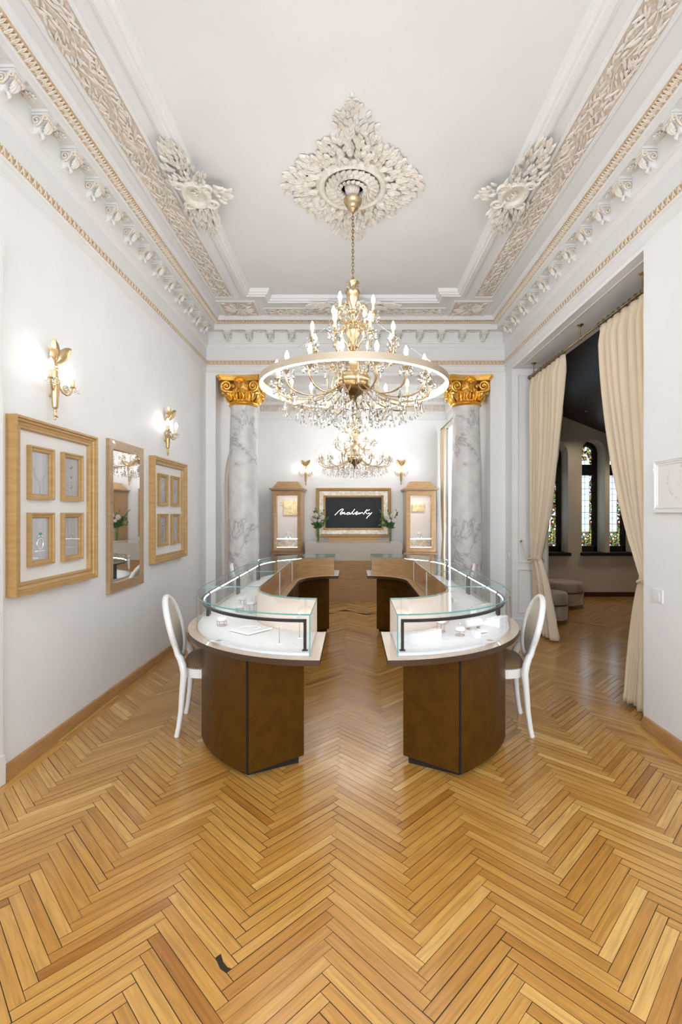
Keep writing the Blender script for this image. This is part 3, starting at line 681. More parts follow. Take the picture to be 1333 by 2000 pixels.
# side room with stained glass
sr = MB(); ow = [(3.36, 3.88), (4.13, 4.55), (4.63, 5.08)]; zs0 = .755; ztop = 2.82; Y0, Y1 = 8.74, 9.12
def wallgrid(mb):
    xs = [2.5] + [v for o_ in ow for v in o_] + [6.4]; zt = 4.4
    for i in range(0, len(xs), 2): mb.box(xs[i], xs[i + 1], Y0, Y1 + .1, -.1, zt)
    for x0, x1 in ow:
        mb.box(x0, x1, Y0, Y1 + .1, -.1, zs0)
        r = (x1 - x0) / 2; cx = (x0 + x1) / 2; n = 14; sp_ = ztop - r
        A = [(cx - r * cos(pi * k / n), sp_ + r * sin(pi * k / n)) for k in range(n + 1)]
        for k in range(n):
            (xa, za), (xb, zb) = A[k], A[k + 1]
            mb.add([(xa, Y0, za), (xb, Y0, zb), (xb, Y0, zt), (xa, Y0, zt), (xa, Y1 + .1, za), (xb, Y1 + .1, zb), (xb, Y1 + .1, zt), (xa, Y1 + .1, zt)],
                   [(0, 1, 2, 3), (4, 7, 6, 5), (0, 4, 5, 1), (3, 2, 6, 7), (1, 5, 6, 2), (0, 3, 7, 4)])
wallgrid(sr); struct(sr.build('wall_side_room_far', 'beigewall', ang=20))
struct(MB().box(6.4, 6.6, 1.7, 9.2, -.1, 4.4).build('wall_side_room_right', 'beigewall'))
struct(MB().box(2.5, 6.6, 1.6, 1.8, -.1, 4.4).build('wall_side_room_near', 'beigewall'))
struct(MB().box(2.5, 2.52, 1.8, 3.42, 0, 4.4).box(2.5, 2.52, 6.24, 8.74, 0, 4.4).build('wall_side_room_left', 'beigewall'))
def sz(x): return 3.22 - .40 * (x - 3.83)
struct(MB().add([(2.5, 1.7, sz(2.5)), (6.5, 1.7, sz(6.5)), (6.5, 9.3, sz(6.5)), (2.5, 9.3, sz(2.5)), (2.5, 1.7, sz(2.5) + .1), (6.5, 1.7, sz(6.5) + .1), (6.5, 9.3, sz(6.5) + .1), (2.5, 9.3, sz(2.5) + .1)],
         [(0, 3, 2, 1), (4, 5, 6, 7), (0, 1, 5, 4), (1, 2, 6, 5), (2, 3, 7, 6), (3, 0, 4, 7)]).build('ceiling_side_room', 'darkceil'))
skirt('baseboard_side_room', [(2.52, 8.74), (6.4, 8.74)], 'topedge')
for i_, (sx_, sy_, lab_) in enumerate(((3.3, 5.4, 'tiny recessed ceiling spot nearest the curtain rail in the dark ceiling'), (3.9, 8.1, 'tiny recessed ceiling spot left of the pair near the stained glass'), (4.7, 8.0, 'tiny recessed ceiling spot right of the pair near the stained glass'))):
    t = thing('ceiling_spot', lab_, 'ceiling light', (sx_, sy_, sz(sx_)), 0, 'recessed spots in the dark ceiling')
    MB().lathe([(.018, -.006), (.024, -.004), (.024, .012), (.0005, .012)], n=16).build('rim', 'brass', t)
    MB().lathe([(.016, -.004), (.0005, -.004)], n=16).build('lens', 'ledcab', t)
    d_ = bpy.data.lights.new('spot_light', 'SPOT'); d_.energy = 17; d_.spot_size = R(125); d_.spot_blend = .8; d_.shadow_soft_size = .04; d_.color = (1, .86, .68)
    l_ = bpy.data.objects.new('spot_light', d_); COL.objects.link(l_); l_.parent = t; l_.location = (0, 0, -.03)
for wi, (x0, x1) in enumerate(ow):
    f = MB(); r = (x1 - x0) / 2; yg = 9.10
    pts = arch_pts(x0 - .0, x1 + .0, zs0, ztop)
    sweep(f, pts, [(0, 0), (0, .07), (.055, .07), (.075, .03), (.075, 0)], False, lambda u, v, h: (u, yg - h, v), cp=True)
    f.box(x0, x1, yg - .07, yg, zs0, zs0 + .13); f.box(x0 + .05, x1 - .05, yg - .06, yg, 2.20, 2.40)
    for z_ in (1.1, 1.9): f.box(x1 - .085, x1 - .05, yg - .09, yg - .06, z_, z_ + .06)
    wo = struct(f.build('window_%d' % (wi + 4), 'dark', ang=30)); wo['label'] = 'black arched window frame'
    s = MB().box(x0 - .03, x1 + .03, 8.67, 9.05, zs0 - .02, zs0 + .035)
    s.build('window_sill', 'dark', wo)
    gp = arch_pts(x0 + .05, x1 - .05, zs0 + .1, ztop - .05); n = len(gp); cx = (x0 + x1) / 2
    g = MB().add([(a, yg - .03, b_) for a, b_ in gp] + [(a, yg - .025, b_) for a, b_ in gp], [list(range(n)), list(range(2 * n - 1, n - 1, -1))] + [(i, (i + 1) % n, n + (i + 1) % n, n + i) for i in range(n)])
    go = g.build('stained_glass', 'stained', wo)
    ul = go.data.uv_layers.new(name='UVMap')
    for lp in go.data.loops:
        c = go.data.vertices[lp.vertex_index].co; ul.data[lp.index].uv = (c.x - cx, c.z - zs0 - .1)

t = thing('ceiling_rose', 'small round plaster rose holding the second room chandelier', 'ceiling ornament', (.045, 8.25, 3.9))
MB().lathe([(.0005, 0), (.06, 0), (.09, .01), (.10, .03), (.16, .04), (.17, .07), (.20, .08), (.20, .1), (.0005, .1)], n=40).build('rose', 'plaster', t, ang=30)
# ------------------------------------------------------------ columns
def column(cx, cy, label):
    t = thing('marble_column', label, 'column', (cx, cy, 0))
    b = MB(); b.box(-.27, .27, -.27, .27, 0, .07); b.lathe([(.255, .07), (.27, .09), (.265, .12), (.245, .135), (.24, .15), (.25, .165), (.245, .18), (.222, .19)], n=40)
    b.build('base', 'marble', t, ang=30)
    s = MB(); s.lathe([(.222, .19), (.214, .24), (.212, 1.2), (.198, 2.2), (.178, 2.93), (.186, 2.955), (.186, 2.96)], n=48); s.build('shaft', 'marble', t, ang=60)
    c = MB(); z0 = 2.955
    c.lathe([(.180, 0), (.198, .006), (.206, .018), (.198, .030), (.186, .036), (.192, .044), (.196, .052), (.190, .06), (.178, .064), (.176, .12), (.182, .20), (.205, .28), (.235, .32), (.225, .325), (.15, .33)], (0, 0, z0), 48)
    # concave abacus
    ab = []; Ra = .395
    for q in range(4):
        a = pi / 4 + q * pi / 2
        for dv in (-.035, .035):
            ab.append((Ra * cos(a) - dv * sin(a) , Ra * sin(a) + dv * cos(a)))
        a2 = a + pi / 2
        p0 = Vector(ab[-1]); p1 = Vector((Ra * cos(a2) + .035 * sin(a2), Ra * sin(a2) - .035 * cos(a2)))
        for k in range(1, 10):
            tt = k / 10; p = p0.lerp(p1, tt); mid = Vector((cos(a + pi / 4), sin(a + pi / 4))); p = p - mid * .045 * 4 * tt * (1 - tt); ab.append((p.x, p.y))
    for za, zb, sc in ((.315, .340, .93), (.340, .352, .97), (.352, .385, 1.0)): c.prism([(x * sc, y * sc) for x, y in ab], z0 + za, z0 + zb)
    for q in range(4):
        a = pi / 4 + q * pi / 2; U = Vector((cos(a), sin(a), 0)); T = Vector((-sin(a), cos(a), 0)); Z = Vector((0, 0, 1))
        # corner volutes, one each side of the corner, plus the stalk rising to it
        for s_ in (-1, 1):
            F_ = (U * .80 - T * s_ * .6).normalized()
            cc = U * .292 + T * s_ * .038 + Z * (z0 + .245)
            c.tube(spiral(cc, .074, .010, 1.9, -pi * .5, 34, (F_, Z)), [.021 - .012 * i / 34 for i in range(35)], 8)
            c.ball(cc, .017, 8)
            c.tube([U * .185 + T * s_ * .10 + Z * (z0 + .13), U * .20 + T * s_ * .085 + Z * (z0 + .165), U * .24 + T * s_ * .06 + Z * (z0 + .170), cc - Z * .074], [.010, .015, .019, .021], 8)
        c.leaf(U * .20 + Z * (z0 + .07), U * .45 + Z, U - Z * .3, .20, .13, .12, thick=.3)
        c.leaf(U * .275 + Z * (z0 + .155), U + Z * .1, -Z, .07, .08, .3)
        # face centre: shell, small helices, leaves
        a = q * pi / 2; U = Vector((cos(a), sin(a), 0)); T = Vector((-sin(a), cos(a), 0))
        for k in range(9):
            an = (k - 4) * .30; c.leaf(U * .262 + Z * (z0 + .285), T * sin(an) + Z * cos(an), U, .088, .026, .12, thick=.6)
        c.ball(U * .275 + Z * (z0 + .285), .018, 8); c.leaf(U * .262 + Z * (z0 + .27), -Z, U, .07, .04, .2, thick=.6)
        for s_ in (-1, 1):
            c.tube(spiral(U * .232 + T * s_ * .035 + Z * (z0 + .185), .032, .006, 1.5 * s_, -pi / 2, 18, (T, Z)), .0085, 6)
            c.tube([U * .19 + T * s_ * .075 + Z * (z0 + .10), U * .205 + T * s_ * .085 + Z * (z0 + .16), U * .225 + T * s_ * .075 + Z * (z0 + .205), U * .232 + T * s_ * .035 + Z * (z0 + .217)], [.008, .011, .012, .009], 6)
            c.tube(spiral(U * .25 + T * s_ * .095 + Z * (z0 + .245), .026, .005, -1.3 * s_, -pi / 2, 14, (T, Z)), .007, 6)
            c.leaf(U * .19 + T * s_ * .075 + Z * (z0 + .065), Z + U * .25 + T * s_ * .1, U, .14, .085, .1, thick=.35)
            c.leaf(U * .205 + T * s_ * .045 + Z * (z0 + .065), Z + U * .12, U, .10, .035, .1, thick=.6)
            c.leaf(U * .205 + T * s_ * .11 + Z * (z0 + .065), Z + U * .15 + T * s_ * .2, U, .12, .035, .1, thick=.6)
        c.leaf(U * .188 + Z * (z0 + .06), Z + U * .3, U, .13, .05, .15, thick=.5); c.ball(U * .225 + Z * (z0 + .20), .014, 6)
    c.build('capital', 'gold', t, ang=50)['label'] = 'gilded Corinthian capital'
column(-1.505, 6.74, 'veined grey marble column with gilded capital left of the counters')
column(1.58, 6.74, 'veined grey marble column with gilded capital right of the counters')

# ------------------------------------------------------------ chandelier
def crystal_mb(mb, p, L_=.06, W_=.011, bead=True):
    x, y, z = p
    if bead: mb.lathe([(.0004, 0), (.006, -.006), (.0004, -.012)], (x, y, z), 6); z -= .013
    mb.lathe([(.0004, 0), (W_ * .45, -L_ * .22), (W_, -L_ * .68), (W_ * .75, -L_ * .86), (.0004, -L_)], (x, y, z), 6)
    return mb
def make_chandelier():
    t = thing('crystal_chandelier', 'large three-tier brass chandelier with candle bulbs and crystals over the aisle', 'chandelier', (0.005, 3.85, 2.5), 0)
    b = MB()
    b.lathe([(.0005, -.16), (.010, -.155), (.014, -.145), (.008, -.135), (.012, -.12), (.03, -.10), (.035, -.085), (.055, -.07), (.10, -.045), (.125, -.02), (.13, 0), (.13, .02)], n=36, mi=1)
    b.lathe([(.13, .02), (.137, .025), (.140, .045), (.137, .075), (.125, .085), (.07, .09), (.045, .10), (.03, .13), (.05, .16), (.06, .20), (.058, .24), (.03, .27), (.02, .29)], n=36, flute=12, fa=.05)
    b.lathe([(.02, .29), (.045, .30), (.05, .31), (.02, .325), (.018, .345), (.03, .36), (.034, .375), (.052, .41), (.055, .44), (.035, .455), (.014, .465), (.014, .50), (.022, .51), (.022, .53), (.012, .54), (.012, .575),
             (.03, .585), (.034, .595), (.018, .61), (.022, .63), (.042, .68), (.05, .72), (.052, .735), (.06, .745), (.058, .755), (.035, .765), (.02, .78), (.03, .80), (.05, .815), (.052, .825), (.03, .835), (.012, .85), (.010, .87), (.0005, .875)], n=36, flute=12, fa=.06)
    b.build('body', ['brass', 'brassdk'], t, ang=50)
    def once(mbf, n, name='scroll'):
        o0 = mbf.build(name, 'brass', t, ang=50)
        for k in range(1, n): c_ = o0.copy(); COL.objects.link(c_); c_.rotation_euler = (0, 0, k * 2 * pi / n)
    sc = MB()
    def scroll(a, pts, r=.006):
        U = Vector((cos(a), sin(a), 0)); sc.tube([U * p[0] + Vector((0, 0, p[1])) for p in pts], r, 6)
    def curl(a, c, r0, turns, a0, r=.006):
        U = Vector((cos(a), sin(a), 0)); sc.tube(spiral(U * c[0] + Vector((0, 0, c[1])), r0, .008, turns, a0, 18, (U, Vector((0, 0, 1)))), r, 6)
    a = .2
    scroll(a, [(.125, .02), (.16, -.03), (.20, -.02), (.205, .05), (.18, .11), (.155, .14)]); curl(a, (.165, .165), .028, 1.3, -pi / 2); once(sc, 8); sc = MB()
    scroll(a + .2, [(.03, .28), (.05, .33), (.08, .36), (.10, .42), (.09, .45)]); curl(a + .2, (.075, .455), .018, -1.2, 0); once(sc, 8); sc = MB()
    scroll(0, [(.02, .50), (.06, .52), (.11, .56), (.12, .60), (.10, .63)]); curl(0, (.085, .63), .02, -1.3, 0); once(sc, 6); sc = MB()
    scroll(.5, [(.02, .51), (.07, .48), (.10, .44), (.09, .40)], .005); once(sc, 6)
    sites = []          # where crystals hang (local coordinates)
    # masters for the small shared parts
    dish = MB(); dish.lathe([(.008, -.004), (.02, -.006), (.036, .004), (.045, .018), (.043, .019), (.034, .008), (.018, 0), (.008, .002)], n=12, flute=6, fa=.06)
    cup = MB(); cup.lathe([(.004, -.03), (.010, -.024), (.016, -.012), (.012, -.006), (.022, -.002), (.022, .002), (.011, .006), (.013, .018), (.010, .024)], n=12)
    cn = MB(); cn.lathe([(.0105, .022), (.0105, .070), (.004, .072)], n=10)
    bu = MB(); bu.lathe([(.006, .070), (.011, .080), (.0155, .096), (.0145, .112), (.009, .128), (.003, .141), (.0005, .144)], n=12)
    md = None
    def arms(n, off, r, zb, r0, z0, dip):
        nonlocal md
        for k in range(n):
            a = off + 2 * pi * k / n; U = Vector((cos(a), sin(a), 0)); Z = Vector((0, 0, 1)); zc_ = zb - .105
            pts = []
            P0, P1, P2, P3 = Vector((r0, z0)), Vector((r0 + (r - r0) * .35, dip - .03)), Vector((r + (r - r0) * .12, dip - .03)), Vector((r, zc_ - .02))
            for i in range(19):
                s_ = i / 18; q = P0 * (1 - s_) ** 3 + P1 * 3 * s_ * (1 - s_) ** 2 + P2 * 3 * s_ * s_ * (1 - s_) + P3 * s_ ** 3
                pts.append(U * q.x + Z * q.y)
            mb = MB().tube(pts, [.0055 + .002 * sin(pi * i / 18) for i in range(19)], 7)
            mb.leaf(pts[15], pts[17] - pts[15], U, .06, .018, .1, thick=.5); mb.leaf(pts[13], pts[16] - pts[13], -U, .07, .016, .1, thick=.5)
            ar = mb.build('arm', 'brass', t, ang=50)
            if md is None:
                md = [cup.build('drip_cup', 'brass', ar, ang=50), dish.build('crystal_dish', 'glass', ar, ang=20), cn.build('candle_sleeve', 'ivory', ar), bu.build('candle_bulb', 'bulb', ar)]
                objs = md
            else:
                objs = []
                for m0 in md: c_ = m0.copy(); COL.objects.link(c_); c_.parent = ar; objs.append(c_)
            for o_ in objs: o_.location = (U * r + Z * zc_)
            for q in range(5 if n > 4 else 4):
                t2 = a + 2 * pi * q / 5; sites.append((r * cos(a) + .043 * cos(t2), r * sin(a) + .043 * sin(t2), zc_ + .012, .055))
            if n == 16:
                q = pts[8]; sites.append((q.x, q.y, q.z - .006, .075)); q = pts[5]; sites.append((q.x, q.y, q.z - .006, .065)); q = pts[12]; sites.append((q.x, q.y, q.z - .006, .085))
            if n == 8: q = pts[9]; sites.append((q.x, q.y, q.z - .005, .06)); sites.append((r * cos(a), r * sin(a), zc_ - .03, .07))
    arms(16, -pi / 2 + R(-7), .60, .125, .12, .0, -.14)
    arms(8, -pi / 2 + R(22), .335, .43, .05, .26, .16)
    arms(4, -pi / 2 + R(-32), .185, .645, .03, .52, .48)
    for k in range(8): a = k * pi / 4; sites.append((.055 * cos(a), .055 * sin(a), .80, .045))
    for k in range(12): a = k * pi / 6; sites.append((.30 * cos(a), .30 * sin(a), -.16, .09)); sites.append((.20 * cos(a + .2), .20 * sin(a + .2), -.17, .10))
    for k in range(8): a = k * pi / 4; sites.append((.09 * cos(a), .09 * sin(a), -.09, .08))
    # nearest crystals are parts of their own, the rest one part
    sites.sort(key=lambda p: p[1])
    near = sites[:50] + sites[60:110]; rest = [s_ for i, s_ in enumerate(sites) if not (i < 50 or 60 <= i < 110)]
    cms = {}
    for s_ in near:
        key = s_[3]
        if key not in cms: o_ = crystal_mb(MB(), (0, 0, 0), key * 1.15, .0125 + key * .045).build('crystal_drop', 'crystal', t, ang=5); cms[key] = o_
        else: o_ = cms[key].copy(); COL.objects.link(o_)
        o_.location = s_[:3]
    mb = MB()
    for s_ in rest: crystal_mb(mb, s_[:3], s_[3] * 1.15, .0125 + s_[3] * .045)
    o_ = mb.build('crystal_fringe', 'crystal', t, ang=5); o_['kind'] = 'stuff'
    sw = MB()   # thin bead strings hung between the crystals and the hub
    for k in range(16):
        a = -pi / 2 + R(-7) + 2 * pi * k / 16; U = Vector((cos(a), sin(a), 0))
        for i in range(7): p = U * (.56 - i * .055) + Vector((0, 0, -.19 - .06 * sin(pi * i / 6))); crystal_mb(sw, p, .03, .008, False)
    o_ = sw.build('bead_garland', 'crystal', t, ang=5); o_['kind'] = 'stuff'
    # chain, rod and canopy up to the medallion
    ch = MB()
    n = 20; zt = 1.40; z0 = .875
    for i in range(n):
        z = z0 + (i + .5) * (zt - z0) / n; h = (zt - z0) / n * .72; U = Vector((1, 0, 0)) if i % 2 else Vector((0, 1, 0))
        ch.tube([U * .008 * cos(q) + Vector((0, 0, z + h * sin(q))) for q in [2 * pi * j / 12 for j in range(12)]], .0026, 5, closed=True)
    ch.build('chain', 'brassdk', t)
    cp = MB(); cp.lathe([(.004, 1.37), (.012, 1.375), (.02, 1.39), (.038, 1.40), (.05, 1.42), (.052, 1.43), (.062, 1.44), (.072, 1.46), (.074, 1.475), (.066, 1.485), (.03, 1.495), (.03, 1.505)], n=32)
    cp.build('canopy', 'brass', t, ang=30)
    return t
ch1 = make_chandelier()
ch2 = dup(ch1, (0.045, 8.25, 2.40), R(10), 'smaller-looking crystal chandelier in the second room above the screen')
# LED ring hung round the chandelier
def ring_lamp():
    cx, cy, R0 = 0.014, 3.85, .738
    t = thing('ring_lamp', 'large champagne hoop lamp with white light strip around the chandelier', 'ring light', (cx, cy, 2.485))
    mb = MB(); n = 96
    prof = [(R0 - .022, .004), (R0, .004), (R0, .052), (R0 - .022, .052)]
    rows = [[(r * cos(2 * pi * i / n), r * sin(2 * pi * i / n), z) for r, z in prof] for i in range(n)]
    mb.grid(rows, cu=True, cv=True); mb.build('hoop', 'ringmetal', t, ang=30)
    mb = MB(); prof = [(R0 - .019, -.002), (R0 - .003, -.002), (R0 - .003, .004), (R0 - .019, .004)]
    rows = [[(r * cos(2 * pi * i / n), r * sin(2 * pi * i / n), z) for r, z in prof] for i in range(n)]
    mb.grid(rows, cu=True, cv=True); mb.build('light_strip', 'ledring', t, ang=30)
    for k in range(3):
        a = R(-40) + k * 2 * pi / 3; MB().tube([(R0 * .985 * cos(a), R0 * .985 * sin(a), .05), (.03 * cos(a), .03 * sin(a), .62)], .0012, 5).build('suspension_wire', 'silver', t)
ring_lamp()

# ------------------------------------------------------------ wall sconces (local: x along wall, y outwards)
def make_sconce():
    t = thing('wall_sconce', '', 'sconce', (0, 0, 0))
    b = MB(); b.lathe([(.0005, 0), (.006, .006), (.008, .014), (.005, .022), (.010, .030), (.012, .036), (.006, .045), (.010, .055), (.013, .062), (.009, .072), (.017, .080), (.019, .09), (.030, .235), (.034, .25), (.030, .262), (.022, .27), (.02, .31), (.012, .33)], (0, .035, 0), 20, flute=8, fa=.14)
    for s_ in (-1, 1): b.leaf((0, .035, .03), (s_, .2, -.4), (0, 1, 0), .022, .012, .2, thick=.5)
    b.tube([(0, .035, .16), (0, .0, .16)], .012, 8)
    b.tube([(0, .035, .31), (0, .030, .37), (0, .02, .40)], [.010, .008, .012], 8)
    b.build('body', 'sconce', t, ang=50)
    for s_ in (-1, 1):
        c = MB()
        c.leaf((0, .02, .36), (s_ * .62, .35, 1.0), (0, 1, -.2), .17, .095, .16, thick=.25)
        for k in range(5): c.leaf((s_ * .01 * k, .03 + .002 * k, .37 + k * .014), (s_ * (1.0 + k * .15), .3, .9 - k * .05), (0, 1, -.2), .07, .018, .2, thick=.6)
        c.build('crown_leaf', 'sconce', t, ang=50)
    br = MB()
    for i in range(5): br.ball((0, .04 + .004 * (i % 2), .27 + i * .02), .014, 6)
    br.build('knop', 'sconce', t)
    for s_ in (-1, 1):
        U = Vector((s_ * .93, .36, 0)); Z = Vector((0, 0, 1)); o_ = Vector((0, .035, 0))
        pts = [o_ + U * .02 + Z * .245, o_ + U * .035 + Z * .215, o_ + U * .055 + Z * .19, o_ + U * .08 + Z * .18, o_ + U * .105 + Z * .19, o_ + U * .122 + Z * .213, o_ + U * .128 + Z * .24]
        a = MB().tube(pts, .0062, 8); a.tube(spiral(o_ + U * .078 + Z * .222, .026, .006, -1.8, -1.2, 26, (U, Z)), .0035, 6)
        ar = a.build('arm', 'sconce', t, ang=50); e = o_ + U * .128 + Z * .24
        cu = MB(); cu.lathe([(.004, -.004), (.018, 0), (.02, .004), (.012, .008), (.0125, .02)], tuple(e), 12); cu.build('drip_cup', 'sconce', ar, ang=40)
        MB().lathe([(.010, .0), (.026, .003), (.034, .013), (.032, .014), (.024, .006), (.010, .004)], tuple(e), 12, flute=6, fa=.08).build('crystal_dish', 'glass', ar, ang=20)
        MB().lathe([(.011, .012), (.011, .058), (.004, .060)], tuple(e), 12).build('candle_sleeve', 'ivory', ar)
        MB().lathe([(.006, .058), (.012, .068), (.0165, .084), (.0155, .10), (.010, .116), (.003, .128), (.0005, .130)], tuple(e), 12).build('candle_bulb', 'bulb_wall', ar)
        for q in range(6):
            t2 = 2 * pi * q / 6; crystal_mb(MB(), (e.x + .032 * cos(t2), e.y + .032 * sin(t2), e.z + .008), .032, .008).build('crystal_drop', 'crystal', ar, ang=5)
    return t
sc0 = make_sconce()
sc0.location = (XL, 3.15, 2.10); sc0.rotation_euler = (0, 0, -pi / 2); sc0['label'] = 'lit brass wall sconce above the nearest picture frame on the left wall'
dup(sc0, (XL, 5.07, 2.095), -pi / 2, 'lit brass wall sconce above the farther picture frame, beyond the mirror')
dup(sc0, (-.90, 9.45, 2.03), pi, 'lit brass wall sconce left of the black screen')
dup(sc0, (.945, 9.45, 2.04), pi, 'lit brass wall sconce right of the black screen')
# ------------------------------------------------------------ display counters
MX = 0.008; MY = 4.55          # mirror planes of the layout
def arc(cx, cy, a, b_, f0, f1, n):          # f = angle from the -Y direction towards -X
    return [(cx - a * sin(f0 + (f1 - f0) * i / n), cy - b_ * cos(f0 + (f1 - f0) * i / n)) for i in range(n + 1)]
CY = 3.6; F90 = pi / 2
def curved_poly(cx, ao, bo, ai, bi, fo=0.0, fi=0.0, n=28, y_end=None):
    return arc(cx, CY, ao, bo, fo, F90, n) + list(reversed(arc(cx, CY, ai, bi, fi, F90, n)))
def strip_poly(path, w_):          # thin band following a path (w to the right of travel)
    r = sweep_rows(path, [(0, 0), (w_, 0)], False); return [(q[0][0], q[0][1]) for q in r] + [(q[1][0], q[1][1]) for q in reversed(r)]
def unit(kind, sx, sy, label):
    """kind 'curved' or 'straight'; sx, sy = -1 mirrors the near-left original"""
    def T(p):
        x, y, z = p
        if sx < 0: x = 2 * MX - x
        if sy < 0: y = 2 * MY - y
        return (x, y, z)
    if kind == 'curved': ctr = T((-.72, 3.0, 0))
    else: ctr = T((-.88, 4.07, 0))
    t = thing('display_counter', label, 'display counter', ctr, 0, 'glass-topped jewellery counters')
    def put(mb, name, m_, ang=35, lab=None):
        mb.xf(T); o = mb.build(name, m_, t, True, ang)
        if lab: o['label'] = lab
        return o
    zt0, zt1, zc, zl0, zl1 = .698, .730, .744, .950, .958
    if kind == 'curved':
        f1, f2 = R(28.5), R(13)
        fe = R(66)          # the pedestal stops here: knee space for the chair beyond it
        base = arc(-.17, CY, .90, .98, f1, fe, 20) + list(reversed(arc(-.17, CY, .56, .66, f2, fe, 20)))
        put(MB().prism(base, .035, zt0), 'base', 'bronze', 25)
        pl = arc(-.17, CY, .86, .94, f1 + .02, fe - .03, 20) + list(reversed(arc(-.17, CY, .60, .70, f2 + .03, fe - .03, 20))); put(MB().prism(pl, .0, .036), 'plinth', 'dark')
        mp_ = arc(-.17, CY, .535, .64, fe - .02, F90, 12) + list(reversed(arc(-.17, CY, .51, .61, fe - .02, F90, 12)))
        put(MB().prism(mp_, .0, zt0), 'modesty_panel', 'bronze', 25)
        # door leaf on the end, dark joint at the outer corner, service drawer fronts on the inner side
        A = base[0]; B = base[-1]; A = Vector((A[0], A[1])); B = Vector((B[0], B[1])); d = (B - A).normalized(); nn = Vector((d.y, -d.x))
        if nn.y > 0: nn = -nn
        q0 = A + d * .011; q1 = B - d * .006
        mb = MB().prism([tuple(q0 - nn * .001), tuple(q1 - nn * .001), tuple(q1 + nn * .014), tuple(q0 + nn * .014)], .035, zt0 - .004)
        put(mb, 'end_door', 'bronze', 30)
        q0 = A + d * .0; q1 = A + d * .011
        put(MB().prism([tuple(q0 - nn * .001), tuple(q1 - nn * .001), tuple(q1 + nn * .004), tuple(q0 + nn * .004)], .036, zt0 - .002), 'door_joint', 'dark')
        wt = curved_poly(-.17, .985, 1.06, .44, .45); put(MB().prism(wt, zt0, zt1, 0, 1), 'worktop', ['top', 'topedge'], 25)
        gcx = -.225
        fl = curved_poly(gcx, .865, .975, .475, .515); fl = [(x - (.008 if abs(x - gcx) < .002 else 0), y) for x, y in fl]
        put(MB().prism(fl, zt1, zc), 'display_floor', 'display', 25)
        inner = arc(gcx, CY, .455, .495, 0, F90, 24)
        band = strip_poly(inner, .0); 
        ri = sweep_rows(inner, [(0, 0), (-.016, 0), (.008, 0)], False)
        s1 = 1
        pin = [(q[0][0], q[0][1]) for q in ri]; pa = [(q[1][0], q[1][1]) for q in ri]; pb = [(q[2][0], q[2][1]) for q in ri]
        # panel between service side and display side
        def side(p0, p1): return p0 + list(reversed(p1))
        cen = Vector((gcx, CY))
        outw, inw = (pa, pb) if (Vector(pa[5]) - cen).length > (Vector(pb[5]) - cen).length else (pb, pa)
        put(MB().prism(side(pin, inw), zt1, zl0), 'back_panel', 'wood', 30)
        put(MB().prism(side(outw, pin), zt1 + .001, zl0 - .001), 'back_lining', 'lining', 30)
        outer = arc(gcx, CY, .875, .990, 0, F90, 40)
        endp = [(gcx, CY - .498), (gcx, CY - .990)]
        lid = outer + list(reversed(arc(gcx, CY, .455, .495, 0, F90, 30)))
        put(MB().prism(lid, zl0, zl1, 0, 1), 'glass_lid', ['glass', 'glassedge'], 25)
        r2 = sweep_rows(outer, [(0, 0), (.006, 0)], False)
        if (Vector(r2[9][1][:2]) - cen).length > (Vector(r2[9][0][:2]) - cen).length: r2 = sweep_rows(outer, [(0, 0), (-.006, 0)], False)
        gp = [(q[0][0], q[0][1]) for q in r2] + [(q[1][0], q[1][1]) for q in reversed(r2)]
        put(MB().prism(gp, zt1, zl0), 'curved_glass', 'glass', 25)
        mb = MB().box(gcx - .006, gcx, CY - .990, CY - .498, zt1, zl0)
        put(mb, 'end_glass', 'glass'); put(MB().box(gcx - .0062, gcx + .0005, CY - .9915, CY - .989, zt1, zl0), 'glass_corner', 'glassedge')
        barc = arc(gcx - .035, CY, .80, .925, 0.0, F90 - .03, 36)
        x0, y0 = barc[0]
        bar = MB(); r3 = sweep_rows(barc, [(-.008, .900), (.008, .900), (.008, .916), (-.008, .916)], False); bar.grid(r3, cv=True)
        for q in (r3[0], r3[-1]): o_ = len(bar.v); bar.v += q; bar.f.append([o_, o_ + 1, o_ + 2, o_ + 3]); bar.m.append(0)
        put(bar, 'light_bar', 'black', 30)
        e = MB(); sgn = 1 if (Vector(r3[9][1][:2]) - cen).length < (Vector(r3[9][0][:2]) - cen).length else -1
        r4 = sweep_rows(barc, [(sgn * .0082, .903), (sgn * .0095, .903), (sgn * .0095, .910), (sgn * .0082, .910)], False); e.grid(r4, cv=True)
        put(e, 'light_strip', 'led', 30)
        put(MB().box(x0 - .008, x0 + .008, y0 - .008, y0 + .008, zc, .916).box(x0 - .016, x0 + .016, y0 - .014, y0 + .014, zc, zc + .004), 'post', 'black')
        xe, ye = barc[-1]; put(MB().box(xe - .010, xe + .010, ye - .010, ye + .010, zc, .916), 'post', 'black')
        # joint plate under the worktop on the service side
        dr = arc(-.17, CY, .557, .657, f2 + .05, fe - .02, 16); r5 = sweep_rows(dr, [(0, 0), (-.004, 0), (.004, 0)], False)
        put(MB().prism([(q[1][0], q[1][1]) for q in r5] + [(q[2][0], q[2][1]) for q in reversed(r5)], .555, .559), 'drawer_joint', 'dark')
    else:
        Y0_, Y1_ = CY + .001, 4.549
        put(MB().box(-.705, -.68, Y0_, Y1_, 0, zt0), 'modesty_panel', 'bronze'); put(MB().box(-1.05, -.706, Y0_ + .32, Y1_ - .04, .035, zt0), 'base', 'bronze'); put(MB().box(-1.01, -.74, Y0_ + .36, Y1_ - .08, 0, .036), 'plinth', 'dark')
        put(MB().box(-.6802, -.677, Y0_ + .01, Y1_ - .01, .555, .559), 'drawer_joint', 'dark')
        put(MB().prism([(-1.155, Y0_), (-1.155, Y1_), (-.61, Y1_), (-.61, Y0_)], zt0, zt1, 0, 1), 'worktop', ['top', 'topedge'])
